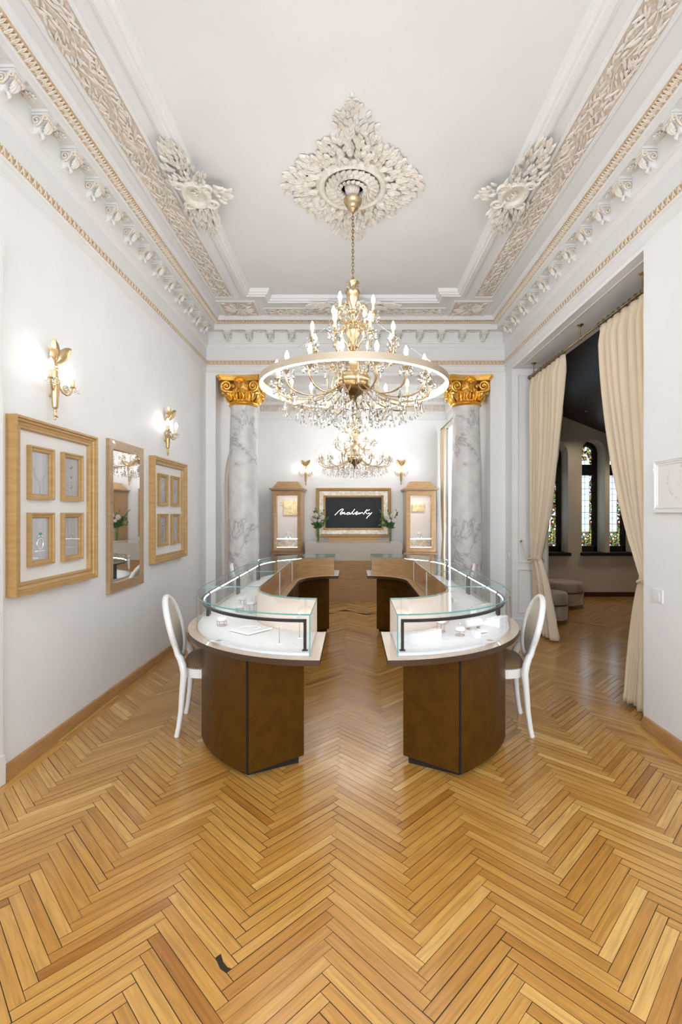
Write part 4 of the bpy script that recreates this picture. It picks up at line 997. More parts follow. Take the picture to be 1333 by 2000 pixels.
        put(MB().box(-1.09, -.70, Y0_, Y1_, zt1, zc), 'display_floor', 'display')
        put(MB().box(-.696, -.680, Y0_ + .016, Y1_ - .016, zt1, zl0), 'back_panel', 'wood'); put(MB().box(-.702, -.6965, Y0_ + .016, Y1_ - .016, zt1 + .001, zl0 - .001), 'back_lining', 'lining')
        for ya, yb in ((Y0_, Y0_ + .015), (Y1_ - .015, Y1_)): put(MB().box(-.702, -.676, ya, yb, zt1, zl0), 'edge_post', 'white')
        put(MB().box(-.676, -.612, Y0_, Y1_, zt1, zt1 + .004), 'service_ledge', 'wood')
        put(MB().prism([(-1.12, Y0_), (-1.12, Y1_), (-.68, Y1_), (-.68, Y0_)], zl0, zl1, 0, 1), 'glass_lid', ['glass', 'glassedge'])
        put(MB().box(-1.105, -1.099, Y0_, Y1_, zt1, zl0), 'front_glass', 'glass')
        put(MB().box(-1.099, -.703, Y0_ + .001, Y0_ + .006, zt1, zl0), 'end_glass', 'glass')
        put(MB().box(-1.074, -1.060, Y0_ + .02, Y1_ - .02, .900, .916), 'light_bar', 'black')
        put(MB().box(-1.0598, -1.0585, Y0_ + .03, Y1_ - .03, .903, .910), 'light_strip', 'led')
        for yy in (Y0_ + .03, Y1_ - .03): put(MB().box(-1.078, -1.058, yy - .010, yy + .010, zc, .900), 'post', 'black')
    return t
for sx, sn in ((1, 'left'), (-1, 'right')):
    unit('curved', sx, 1, 'nearest curved glass jewellery counter on the %s with bronze base' % sn)
    unit('straight', sx, 1, 'nearer straight glass counter section on the %s' % sn)
    unit('straight', sx, -1, 'farther straight glass counter section on the %s' % sn)
    unit('curved', sx, -1, 'farthest curved glass counter on the %s, before the console' % sn)

# ------------------------------------------------------------ things on show
ZD = .745
def riser(x, y, r, h, label, grp='round ring risers in the counters'):
    t = thing('ring_riser', label, 'jewellery stand', (x, y, ZD), 0, grp)
    w_ = MB()
    for z in (.003, h): w_.tube([(r * cos(2 * pi * k / 20), r * sin(2 * pi * k / 20), z) for k in range(20)], .002, 5, closed=True)
    for k in range(6): a = k * pi / 3 + .3; w_.tube([(r * cos(a), r * sin(a), .002), (r * cos(a), r * sin(a), h)], .0018, 5)
    w_.build('wire_base', 'rosegold', t)
    MB().lathe([(r * .9, h), (r * 1.04, h + .004), (r * 1.06, h + .014), (r * 1.0, h + .022), (r * .6, h + .025), (.0005, h + .025)], n=24).build('cushion', 'white', t)
    MB().tube([(.009 * cos(2 * pi * k / 12), 0, h + .032 + .009 * sin(2 * pi * k / 12)) for k in range(12)], .0014, 5, closed=True).ball((0, 0, h + .043), .0035, 6).build('ring', 'silver', t)
def ramp(x, y, rz, w_, l_, h, label):
    t = thing('necklace_ramp', label, 'jewellery stand', (x, y, ZD), rz, 'white necklace ramps in the counters')
    n = 12; pr = [(-l_ / 2 + l_ * i / n, h * (1 - (i / n) ** 1.8)) for i in range(n + 1)]
    poly = [(-l_ / 2, 0)] + pr
    k = len(poly); mb = MB(); mb.add([(-w_ / 2, a, b_) for a, b_ in poly] + [(w_ / 2, a, b_) for a, b_ in poly], [list(range(k)), list(range(k, 2 * k))] + [(i, (i + 1) % k, k + (i + 1) % k, k + i) for i in range(k)])
    mb.build('body', 'white', t, ang=40)
    nk = MB(); pts = []
    for i in range(31):
        a = pi * (i / 30) ; px = w_ * .27 * cos(a); py = -l_ * .30 + l_ * .52 * sin(a); tt = (py + l_ / 2) / l_; pts.append((px, py, h * (1 - max(tt, 0) ** 1.8) + .003))
    for i, p in enumerate(pts): nk.ball(p, .0026 if i % 2 else .0036, 6)
    for i in (12, 15, 18): nk.ball((pts[i][0], pts[i][1] + .006, pts[i][2]), .005, 6)
    o = nk.build('necklace', 'silver', t); return t
def tstand(x, y, h, label):
    t = thing('earring_stand', label, 'jewellery stand', (x, y, ZD), .3, 'slim earring stands in the near left counter')
    MB().box(-.018, .018, -.018, .018, 0, .006).build('foot', 'white', t)
    MB().tube([(0, 0, .006), (0, 0, .03), (0, 0, h)], [.003, .0022, .0012], 6).build('stem', 'rosegold', t)
    m_ = MB().tube([(-.012, 0, h), (.012, 0, h)], .0012, 5)
    for s_ in (-1, 1): m_.ball((s_ * .012, 0, h), .004, 6)
    m_.build('earrings', 'silver', t)
def cube(x, y, s_, label, rz=.3):
    t = thing('ring_cube', label, 'jewellery stand', (x, y, ZD), rz, 'white ring cubes in the right counters')
    MB().box(-s_ / 2, s_ / 2, -s_ / 2, s_ / 2, 0, s_ * .8).build('block', 'white', t)
    MB().tube([(.008 * cos(2 * pi * k / 12), 0, s_ * .8 + .005 + .008 * sin(2 * pi * k / 12)) for k in range(12)], .0014, 5, closed=True).build('ring', 'silver', t)
def card(x, y, rz, label):
    t = thing('display_card', label, 'card', (x, y, ZD), rz, None)
    MB().box(-.036, .036, -.022, .022, 0, .004).build('plate', 'white', t); MB().box(-.002, .034, -.020, .020, .004, .0045).build('print', 'cardgrey', t)['label'] = 'grey printed half'
def tray(x, y, w_, l_, rz, label):
    t = thing('velvet_tray', label, 'display tray', (x, y, ZD), rz, None)
    MB().prism([(-w_ / 2, -l_ / 2), (w_ / 2, -l_ / 2), (w_ / 2, l_ / 2), (-w_ / 2, l_ / 2)], .004, .014).build('board', 'white', t)
    MB().box(-w_ / 2 + .01, w_ / 2 - .01, -l_ / 2 + .01, l_ / 2 - .01, 0, .004).build('foot', 'cardgrey', t)
    return t
riser(-.875, 3.26, .030, .034, 'low wire ring riser at the outer side of the near left counter')
riser(-.86, 3.72, .030, .030, 'short ring riser just past the first glass joint on the left')
riser(-.765, 3.70, .034, .062, 'tall ring riser past the first glass joint on the left')
riser(-.90, 3.98, .028, .045, 'ring riser in the middle of the nearer straight left counter')
riser(-.79, 4.10, .026, .060, 'tall ring riser beside the back panel of the nearer straight left counter')
riser(-.80, 4.38, .030, .040, 'ring riser near the second glass joint on the left')
riser(-.81, 4.80, .030, .035, 'ring riser in the farther straight left counter')
riser(-.80, 5.15, .032, .035, 'farthest ring riser in the left counters')
tr = tray(-.655, 3.13, .19, .20, R(-38), 'white square necklace board lying in the near left counter')
nk = MB(); [nk.ball((-.655 + .062 * cos(2 * pi * k / 34), 3.13 + .045 * sin(2 * pi * k / 34), ZD + .0165), .0028, 6) for k in range(34)]
tag(nk.build('bead_necklace', 'silver'), 'oval bead necklace laid on the white board in the near left counter', 'necklace')
tstand(-.42, 2.80, .10, 'slim earring stand nearest the glass front of the near left counter')
tstand(-.318, 2.93, .13, 'slim earring stand nearest the aisle end of the near left counter')
card(-.80, 2.87, R(-25), 'small grey and white card at the curved edge of the near left counter')
card(.80, 2.86, R(25), 'small grey and white card at the curved edge of the near right counter')
card(-.93, 3.80, R(10), 'small card lying in the nearer straight left counter')
ramp(.40, 2.90, R(38), .20, .17, .065, 'large white necklace ramp at the aisle end of the near right counter')
ramp(.95, 3.30, R(50), .13, .16, .06, 'white necklace ramp at the outer side of the near right counter')
ramp(1.0, 3.82, R(40), .13, .15, .05, 'white necklace ramp past the first glass joint on the right')
ramp(.80, 4.30, R(20), .12, .14, .06, 'white necklace ramp near the second glass joint on the right')
riser(.565, 3.10, .026, .055, 'tall wire ring riser in the near right counter')
riser(.665, 3.00, .028, .030, 'low wire ring riser beside the bracelet roll in the near right counter')
cube(.755, 2.96, .042, 'white ring cube in the near right counter')
cube(.79, 4.05, .045, 'white ring cube nearer the back panel in the straight right counter'); cube(.87, 4.12, .045, 'white ring cube beside its twin in the straight right counter')
cube(.90, 3.66, .05, 'white ring cube just past the first glass joint on the right')
t = thing('bracelet_roll', 'white striped bracelet roll in the near right counter', 'jewellery stand', (.79, 3.17, ZD), R(25))
mb = MB()
rr = []
for i in range(25):
    x_ = -.06 + i * .005; rr.append((.026 - (.003 if i % 6 == 0 else 0) - (.004 if i in (0, 24) else 0), x_))
rows = [[(x_, r_ * cos(2 * pi * k / 20), .040 + r_ * sin(2 * pi * k / 20)) for k in range(20)] for r_, x_ in rr]
mb.grid(rows, cv=True); mb.f.append(list(range(20))); mb.m.append(0); mb.f.append(list(range(480, 500))); mb.m.append(0); mb.build('roll', 'white', t, ang=50)
MB().box(-.045, -.035, -.012, .012, 0, .018).box(.035, .045, -.012, .012, 0, .018).build('foot', 'rosegold', t)
tray(.80, 3.07, .09, .05, R(25), 'thin white pad in front of the bracelet roll')
tray(.92, 4.75, .14, .2, R(5), 'white velvet tray in the farther straight right counter')
tray(-.95, 4.95, .12, .2, R(-5), 'white velvet tray in the farther straight left counter')

# ------------------------------------------------------------ chairs (local: faces +x, origin under the seat)
def make_chair():
    t = thing('dining_chair', '', 'chair', (0, 0, 0))
    fr = MB()
    def bp(y, z):      # a point on the reclined oval back
        return (-.235 - (z - .48) * .26 - .02 * cos(y * 6), y, z)
    cz, ry, rz_ = .700, .185, .205
    oval = [bp(ry * cos(2 * pi * k / 40) * (1 - .10 * (1 if sin(2 * pi * k / 40) < 0 else 0) * abs(sin(2 * pi * k / 40))), cz + rz_ * sin(2 * pi * k / 40)) for k in range(40)]
    fr.tube(oval, .021, 10, closed=True)
    fr.build('backrest_frame', 'chairwhite', t, ang=60)
    for lay, m_, dx in ((0, 'beigefab', .012), (1, 'beigefab', -.012)):
        c = MB(); rows = []
        for i in range(7):
            q = i / 6; rows.append([Vector(bp(.172 * q * cos(2 * pi * k / 32), cz + .19 * q * sin(2 * pi * k / 32))) + Vector((dx * (1.6 - q * q * 1.4), 0, 0)) for k in range(32)])
        c.grid(rows, cv=True); c.build('back_pad', m_, t, ang=80)
    for s_ in (-1, 1):
        g = MB()
        g.tube([bp(s_ * .165, .60), bp(s_ * .155, .54), (-.245, s_ * .165, .52), (-.225, s_ * .185, .475), (-.215, s_ * .19, .42), (-.225, s_ * .19, .30), (-.235, s_ * .19, .17), (-.25, s_ * .195, .06), (-.262, s_ * .195, .0)],
               [.018, .021, .024, .026, .025, .022, .019, .017, .018], 8)
        g.build('rear_leg', 'chairwhite', t, ang=60)
        g = MB(); g.tube([(.20, s_ * .19, .43), (.215, s_ * .20, .38), (.222, s_ * .205, .28), (.20, s_ * .20, .14), (.19, s_ * .195, .05), (.215, s_ * .205, .0)], [.030, .029, .024, .018, .015, .020], 8)
        g.build('front_leg', 'chairwhite', t, ang=60)
    def seat(s_, n=44):
        out = []
        for k in range(n):
            a = 2 * pi * k / n; ca, sa = cos(a), sin(a)
            r = 1 / ((abs(ca) ** 3.2 + abs(sa) ** 3.2) ** (1 / 3.2)); out.append((.01 + .245 * s_ * r * ca, (.222 + .014 * ca) * s_ * r * sa))
        return out
    a_ = seat(1.0); MB().prism(a_, .385, .445).build('seat_rail', 'chairwhite', t, ang=40)
    c = MB(); rows = [[(x, y, z) for x, y in seat(s_)] for s_, z in ((.98, .440), (1.0, .452), (.99, .468), (.95, .482), (.8, .497), (.5, .505), (.02, .508))]
    c.grid(rows, cv=True); c.f.append(list(range(44))); c.m.append(0); c.build('seat_cushion', 'brownvel', t, ang=80)
    n_ = MB()
    for x, y in seat(1.004, 110): n_.ball((x, y, .451), .0042, 5)
    n_.build('nail_trim', 'silver', t)['kind'] = 'stuff'
    return t
CG = 'white oval-back chairs at the counters'
c0 = make_chair(); c0['group'] = CG
c0.location = (-.955, 3.50, 0); c0.rotation_euler = (0, 0, R(10)); c0['label'] = 'white oval-back chair with brown seat behind the near left counter'
dup(c0, (.975, 3.49, 0), R(172), 'white oval-back chair with brown seat behind the near right counter')
dup(c0, (-1.02, 5.62, 0), R(8), 'white oval-back chair behind the far left counter, only its top showing')
dup(c0, (1.035, 5.62, 0), R(172), 'white oval-back chair behind the far right counter, only its top showing')

# ------------------------------------------------------------ left wall frames and mirror
def lm(u, v, h): return (XL + h, u, v)
JG = []
def frame_big(y0, y1, z0, z1, label, motifs):
    t = thing('picture_frame', label, 'picture frame', (XL, (y0 + y1) / 2, z0), 0, 'framed jewellery panels on the left wall')
    pr = [(0, 0), (0, .062), (.014, .062), (.016, .050), (.030, .050), (.034, .040), (.052, .034), (.056, .040), (.066, .040), (.070, .022), (.072, .010), (.072, 0)]
    sweep(MB(), rect(y0, y1, z0, z1), pr, True, lm, cp=True).build('outer_frame', 'framewood', t, True, ang=20)
    MB().box(XL + .004, XL + .014, y0 + .07, y1 - .07, z0 + .07, z1 - .07).build('mat_board', 'matboard', t, True)
    W, H = y1 - y0, z1 - z0; iw, ih = .235, .325
    for i in range(2):
        for j in range(2):
            cy = y0 + W * (.31 if i == 0 else .69) + (.0 if i else 0); cz = z0 + H * (.305 if j == 0 else .695)
            pp_ = [(0, .014), (0, .042), (.010, .042), (.012, .034), (.028, .030), (.034, .024), (.034, .014)]
            ff = sweep(MB(), rect(cy - iw / 2, cy + iw / 2, cz - ih / 2, cz + ih / 2), pp_, True, lm, cp=True).build('small_frame', 'framewood', t, True, ang=20)
            MB().box(XL + .0145, XL + .017, cy - iw / 2 + .03, cy + iw / 2 - .03, cz - ih / 2 + .03, cz + ih / 2 - .03).build('grey_backing', 'greypic', ff, True)
            g = MB().box(XL + .0265, XL + .0285, cy - iw / 2 + .032, cy + iw / 2 - .032, cz - ih / 2 + .032, cz + ih / 2 - .032).build('glass', 'frameglass', ff, True)
            mt = motifs[i * 2 + j]; mb = MB(); X = XL + .020; gem = None
            if mt == 'necklace':
                pts = [(X, cy + .055 * cos(a), cz + .035 - .085 * sin(a) * (1.0)) for a in [pi * k / 26 for k in range(27)]]
                for p in pts: mb.ball(p, .0035, 6)
                for k in range(8): mb.ball((X, cy, cz - .055 - k * .011), .004, 6)
            elif mt == 'rings3':
                for zz in (.07, .005, -.065):
                    mb.tube([(X, cy + .009 * cos(a), cz + zz + .009 * sin(a)) for a in [2 * pi * k / 12 for k in range(12)]], .002, 5, closed=True); mb.ball((X, cy, cz + zz), .004, 6)
            elif mt == 'ring':
                mb.tube([(X, cy + .030 * cos(a), cz - .03 + .034 * sin(a)) for a in [2 * pi * k / 28 for k in range(28)]], .0028, 6, closed=True)
                for k in range(5): mb.ball((X, cy + (k - 2) * .009, cz + .012 + .006 * (2 - abs(k - 2))), .006, 6)
                gem = MB().ball((X + .003, cy, cz + .032), .009, 8)
                mb.box(X - .001, X + .001, cy - .05, cy + .05, cz - .075, cz - .072)
            elif mt == 'earrings':
                for s_ in (-1, 1):
                    for k in range(5): mb.ball((X, cy + s_ * .014, cz + .03 - k * .012), .004, 6)
            elif mt == 'hoop': mb.tube([(X, cy + .045 * cos(a), cz + .01 + .06 * sin(a)) for a in [2 * pi * k / 30 for k in range(30)]], .0016, 5, closed=True)
            elif mt == 'brooch':
                for k in range(4): mb.tube([(X, cy - .03 + k * .02, cz - .07), (X, cy - .03 + k * .02, cz + .0 + (k % 2) * .03)], .0022, 5)
                mb.box(X - .001, X + .001, cy - .05, cy + .05, cz - .078, cz - .074)
                gem = MB().ball((X + .002, cy, cz + .04), .006, 6)
            mo = mb.build('jewellery_motif', 'silver', ff, True)
            if gem: gem.build('green_gem', 'emerald', ff, True)
    return t
frame_big(2.746, 3.63, 1.022, 2.062, 'large gold frame nearest the camera on the left wall holding four small jewellery pictures', ['ring', 'necklace', 'earrings', 'rings3'])
frame_big(4.68, 5.60, 1.010, 2.055, 'large gold frame beyond the mirror on the left wall holding four small jewellery pictures', ['brooch', 'hoop', 'hoop', 'earrings'])
t = thing('wall_mirror', 'tall narrow mirror in a brown wood frame between the two gold frames', 'mirror', (XL, 4.19, .853))
sweep(MB(), rect(3.867, 4.505, .853, 2.096), [(0, 0), (0, .026), (.004, .030), (.075, .022), (.082, .014), (.082, 0)], True, lm, cp=True).build('frame', 'mirrorwood', t, True, ang=20)
ya_, yb_, za_, zb_ = 3.945, 4.427, .931, 2.018
MB().add([(XL + .002, ya_, za_), (XL + .002, yb_, za_), (XL + .002, yb_, zb_), (XL + .002, ya_, zb_), (XL + .004, ya_, za_), (XL + .023, yb_, za_), (XL + .023, yb_, zb_), (XL + .004, ya_, zb_)], [(0, 1, 2, 3), (4, 7, 6, 5), (0, 4, 5, 1), (1, 5, 6, 2), (2, 6, 7, 3), (3, 7, 4, 0)]).build('mirror_glass', 'mirror', t, True)

# ------------------------------------------------------------ right wall: crest plaque and switches
def rm(u, v, h): return (XR - h, u, v)
t = thing('crest_plaque', 'white framed plaque with a faint royal crest and circular lettering on the right wall', 'plaque', (XR, 3.0, 1.51))
sweep(MB(), rect(2.70, 3.285, 1.515, 1.850), [(0, 0), (0, .016), (.008, .018), (.012, .010), (.020, .020), (.026, .012), (.034, .012), (.036, .006), (.036, 0)], True, rm, cp=True).build('frame', 'chairwhite', t, True, ang=20)
MB().box(XR - .006, XR - .001, 2.735, 3.25, 1.55, 1.815).build('board', 'matboard', t, True)
MB().box(XR - .024, XR, 2.69, 3.295, 1.503, 1.516).build('ledge', 'chairwhite', t, True)
txt = 'FURNIZOR AL CASEI REGALE'
cy, cz, r = 3.00, 1.705, .120
lt = MB(); mtx = Matrix(((0, 0, -1), (-1, 0, 0), (0, 1, 0))).to_4x4()
for i, chh in enumerate(txt):
    if chh == ' ': continue
    a = R(155) + (R(385) - R(155)) * i / (len(txt) - 1)
    cu = bpy.data.curves.new('letter', 'FONT'); cu.body = chh; cu.size = .022; cu.extrude = .0004; cu.align_x = 'CENTER'; cu.align_y = 'CENTER'
    o = bpy.data.objects.new('letter', cu); me = bpy.data.meshes.new_from_object(o)
    mm_ = Matrix.Translation((XR - .0068, cy - r * cos(a) * 1.25, cz + r * sin(a))) @ mtx @ Matrix.Rotation(a + pi / 2, 4, 'Z')
    lt.add([mm_ @ v_.co for v_ in me.vertices], [list(p_.vertices) for p_ in me.polygons])
    bpy.data.objects.remove(o); bpy.data.meshes.remove(me); bpy.data.curves.remove(cu)
lt.build('circular_lettering', 'beigeprint', t, True, recalc=False)
mb = MB(); X = XR - .0072
mb.tube([(X, cy + .020 * cos(a), cz + .085 + .020 * sin(a)) for a in [pi * k / 10 for k in range(11)]], .001, 4)
for k in range(3): mb.tube([(X, cy - .015 + .015 * k, cz + .085), (X, cy - .015 + .015 * k, cz + .108)], .001, 4)
mb.tube([(X, cy + .022, cz + .083), (X, cy - .022, cz + .083)], .0015, 4)
mb.tube([(X, cy + .026, cz + .06), (X, cy + .028, cz), (X, cy, cz - .035), (X, cy - .028, cz), (X, cy - .026, cz + .06)], .001, 4, closed=True)
for k in range(15): a = -pi * k / 14; mb.ball((X, cy + .045 * cos(a), cz + .01 + .055 * sin(a)), .0022, 5)
mb.box(X - .0005, X + .0005, cy - .006, cy + .006, cz - .075, cz - .055)
mb.build('crest', 'beigeprint', t, True)
def switch(cx_, cy_, cz_, F, label, two=True):
    t = thing('light_switch', label, 'switch', F(cy_, 0, cz_))
    def bx(u0, u1, v0, v1, h0, h1):
        a, b_ = F(u0, h0, v0), F(u1, h1, v1); return MB().box(min(a[0], b_[0]), max(a[0], b_[0]), min(a[1], b_[1]), max(a[1], b_[1]), v0, v1)
    bx(cy_ - .058, cy_ + .058, cz_ - .042, cz_ + .042, 0, .008).build('plate', 'switch', t, True)
    bx(cy_ - .028, cy_ - .0005, cz_ - .026, cz_ + .026, .008, .012).build('rocker', 'switch', t, True)
    bx(cy_ + .0005, cy_ + .028, cz_ - .026, cz_ + .026, .008, .012).build('rocker', 'switch', t, True)
switch(0, 3.26, .945, FR, 'white double light switch on the right wall below the plaque')
def FJ(u, a, z): return (u, 6.51 - a, z)
t = thing('wall_socket', 'small white wall plate on the wall between right column and curtain', 'switch', (XR, 6.38, .96))
MB().box(XR - .008, XR, 6.33, 6.43, .92, 1.0).build('plate', 'switch', t, True); MB().box(XR - .011, XR - .008, 6.345, 6.378, .935, .985).build('rocker', 'switch', t, True); MB().box(XR - .011, XR - .008, 6.382, 6.415, .935, .985).build('rocker', 'switch', t, True)

# ------------------------------------------------------------ curtains
def curtain_mesh(ya, yb, xr, ztop, ztie, ytie, wtie, xtie, yb0, yb1, xb, zbot, npl, amp=.035, seed=1, nu=220, nv=70, axis='y', pw=2.4, pinch=.12):
    rn = random.Random(seed); rows = []
    ph = [rn.uniform(-.6, .6) for _ in range(npl + 2)]
    for j in range(nv + 1):
        q = j / nv; z = ztop + (zbot - ztop) * q
        if z >= ztie:
            s_ = (ztop - z) / (ztop - ztie); e = s_ ** pw
            lo = ya + (ytie - wtie / 2 - ya) * e; hi = yb + (ytie + wtie / 2 - yb) * e; xc = xr + (xtie - xr) * e ** 1.2
            am = amp * (1 - .45 * e)
            am *= min(1, .25 + (ztop - z) / pinch * .75)
        else:
            s_ = min(1, (ztie - z) / (ztie - zbot)); e = s_ ** .6
            lo = ytie - wtie / 2 + (yb0 - (ytie - wtie / 2)) * e; hi = ytie + wtie / 2 + (yb1 - (ytie + wtie / 2)) * e; xc = xtie + (xb - xtie) * e
            am = amp * (.55 + .5 * e)
        row = []
        for i in range(nu + 1):
            u = i / nu; k = u * npl; i0 = int(k); f_ = k - i0
            ww = sin(2 * pi * k + .35 * sin(2 * pi * k) + .9 * sin(q * 5 + ph[min(i0, npl)]) * min(1, q * 3))
            y = lo + (hi - lo) * u + .004 * sin(2 * pi * k * 2 + q * 4)
            cusp = 2 * abs(sin(pi * (k + .10 * sin(q * 6 + i0)))) ** .62 - 1
            x = xc - am * (.8 * cusp + .2 * ww) * (1 + .25 * sin(i0 * 1.7 + q * 3))
            row.append((x, y, z) if axis == 'y' else (y, x, z))
        rows.append(row)
    return MB().grid(rows)
def curtain(name, label, parent_loc, mbc, m_='curtain'):
    o = mbc.build(name, m_, recalc=False, ang=180)
    sd = o.modifiers.new('thickness', 'SOLIDIFY'); sd.thickness = .005
    tag(o, label, 'curtain'); return o
XC = 2.24
cn_ = curtain('curtain', 'long cream curtain tied back at the near right wall edge', None, curtain_mesh(3.47, 4.40, XC, 3.178, 1.0, 3.60, .20, 2.22, 3.44, 3.84, 2.20, .03, 8, .062, 3, pw=1.9, pinch=.16))
cf_ = curtain('curtain', 'long cream curtain tied back at the far side of the opening behind the right chair', None, curtain_mesh(5.13, 6.10, XC, 3.178, .94, 5.93, .22, 2.24, 5.62, 6.14, 2.36, .02, 8, .055, 8, pw=2.0, pinch=.16))
for o_ in (cn_, cf_): o_['group'] = 'cream curtains on the brass rail'
t = thing('curtain_rail', 'brass curtain rail with rings across the wide opening on the right', 'curtain rail', (XC, 4.8, 3.21))
MB().tube([(XC, 3.44, 3.21), (XC, 6.13, 3.21)], .013, 10).ball((XC, 6.14, 3.21), .026, 12).build('rod', 'railbrass', t, True)
for yy in (3.75, 4.78, 6.0):
    MB().lathe([(.006, -.12), (.006, -.03), (.01, -.02), (.03, -.006), (.032, .0)], (XC, yy, 3.35), 14).lathe([(.018, -.155), (.018, -.125), (.008, -.12)], (XC, yy, 3.35), 12).build('bracket', 'railbrass', t, True)
for i in range(24):
    yy = (3.50 + i * .082) if i < 12 else (5.16 + (i - 12) * .084)
    MB().tube([(XC + .021 * cos(2 * pi * k / 12), yy, 3.205 + .021 * sin(2 * pi * k / 12)) for k in range(12)], .0035, 5, closed=True).build('ring', 'railbrass', t, True)
def tie(name, label, cx_, cy_, cz_, rx, ry, hook):
    t = thing(name, label, 'curtain tie', (cx_, cy_, cz_), 0, 'cream rope tiebacks')
    MB().tube([(cx_ + rx * cos(a), cy_ + ry * sin(a), cz_ + .02 * sin(a * 2)) for a in [2 * pi * k / 24 for k in range(24)]], .011, 7, closed=True).build('loop', 'rope', t, True)
    hx, hy, hz = hook; p = []
    for k in range(13): q = k / 12; p.append((cx_ - rx + (hx - cx_ + rx) * q, cy_ + (hy - cy_) * q, cz_ + (hz - cz_) * q - .05 * sin(pi * q)))
    MB().tube(p, .007, 6).build('cord', 'rope', t, True); MB().ball(hook, .016, 10).build('hook', 'railbrass', t, True)
tie('curtain_tie', 'cream rope tieback on the far curtain', 2.24, 5.93, .94, .085, .125, (2.16, 6.215, 1.14))
tie('curtain_tie', 'cream rope tieback on the near curtain', 2.22, 3.60, 1.0, .085, .115, (2.16, 3.44, 1.10))
# second room window curtains
c1 = curtain('curtain', 'cream curtain at the back corner of the second room window', None, curtain_mesh(8.86, 9.30, 1.70, 3.08, 1.0, 9.12, .12, 1.72, 9.0, 9.3, 1.70, .03, 5, .03, 5, nu=110, nv=40))
c2 = curtain('curtain', 'narrow cream curtain edge beside the right marble column in the second room', None, curtain_mesh(7.55, 8.02, 1.70, 3.08, 1.0, 7.72, .12, 1.74, 7.55, 7.85, 1.72, .03, 5, .03, 6, nu=110, nv=40))
c3 = curtain('sheer_curtain', 'white sheer curtain over the bright window of the second room', None, curtain_mesh(7.9, 8.98, 1.78, 3.06, .5, 8.44, 1.0, 1.78, 7.95, 8.92, 1.78, .03, 14, .018, 7, nu=200, nv=20), 'sheer')
t = thing('curtain_rail', 'dark curtain rail above the second room window', 'curtain rail', (1.70, 8.4, 3.1)); MB().tube([(1.70, 7.5, 3.1), (1.70, 9.34, 3.1)], .012, 8).build('rod', 'railbrass', t, True)
for yy in (7.6, 8.5, 9.25): MB().box(1.70, 1.85, yy - .008, yy + .008, 3.09, 3.11).build('bracket', 'railbrass', t, True)

# ------------------------------------------------------------ round stools in the side room
def stool(x, y, r, h, label):
    t = thing('velvet_stool', label, 'stool', (x, y, 0), 0, 'round velvet stools in the side room')
    MB().lathe([(r * .9, .05), (r, .06), (r, h * .58), (r * .985, h * .60)], n=36).build('lower_drum', 'taupevel', t, ang=60)
    MB().lathe([(r * .985, h * .62), (r * 1.02, h * .64), (r * 1.02, h * .93), (r * .97, h * .985), (r * .6, h), (.0005, h)], n=36).build('seat', 'taupevel', t, ang=60)
    mb = MB().lathe([(r * 1.0, h * .585), (r * 1.035, h * .59), (r * 1.035, h * .63), (r * 1.0, h * .635)], n=36); mb.build('metal_band', 'brassdk', t, ang=30)
    for k in range(4):
        a = k * pi / 2 - .5; MB().tube([(r * 1.03 * cos(a), r * 1.03 * sin(a), .0), (r * 1.03 * cos(a), r * 1.03 * sin(a), h * .6)], .009, 6).build('leg', 'brassdk', t)
    MB().tube([(r * 1.03 * cos(2 * pi * k / 30), r * 1.03 * sin(2 * pi * k / 30), .012) for k in range(30)], .009, 6, closed=True).build('foot_ring', 'brass', t)
stool(2.74, 6.72, .215, .42, 'smaller taupe velvet stool with brass ring nearest the far curtain')
stool(3.38, 7.85, .31, .41, 'larger taupe velvet stool under the stained glass windows')

# ------------------------------------------------------------ console, screen, cabinets, flowers
t = thing('console', 'wide cream lacquered console with wooden lower front below the screen', 'console', (.02, 8.9, 0))
MB().box(-.62, .66, 8.26, 9.40, 0, .69).build('lower_body', 'wood', t, True)
MB().box(-.80, .845, 8.24, 9.42, .69, .975).build('upper_body', 'console', t, True)
MB().box(-.805, .85, 8.235, 9.425, .975, .985).build('glass_top', 'console', t, True)
def bm_(u, v, h): return (u, 9.449 - h, v)
t = thing('display_screen', 'black screen with white handwritten logo in a wide gold and mirrored frame', 'screen', (.02, 9.4, 1.02))
x0, x1, z0, z1 = -.70, .75, 1.03, 1.985
def cw(a, b_, c_, d_): return rect(a, b_, c_, d_)
sweep(MB(), cw(x0, x1, z0, z1), [(0, 0), (0, .05), (.012, .06), (.022, .055), (.03, .06), (.038, .048), (.052, .044), (.056, .03), (.056, 0)], True, bm_, cp=True).build('outer_frame', 'framewood', t, True, ang=20)
sweep(MB(), cw(x0 + .056, x1 - .056, z0 + .056, z1 - .056), [(0, .028), (.006, .034), (.105, .026), (.105, 0), (0, 0)], True, bm_, cp=True).build('mirror_border', 'mirrordim', t, True, ang=20)
sweep(MB(), cw(x0 + .145, x1 - .145, z0 + .145, z1 - .145), [(0, .0), (0, .055), (.01, .06), (.022, .055), (.03, .045), (.036, .045), (.036, 0)], True, bm_, cp=True).build('inner_frame', 'framewood', t, True, ang=20)
MB().box(x0 + .17, x1 - .17, 9.41, 9.44, z0 + .17, z1 - .17).build('screen', 'tvblack', t, True)
MB().box(-.46, .50, 9.36, 9.44, .986, 1.03).build('stand', 'framewood', t, True)
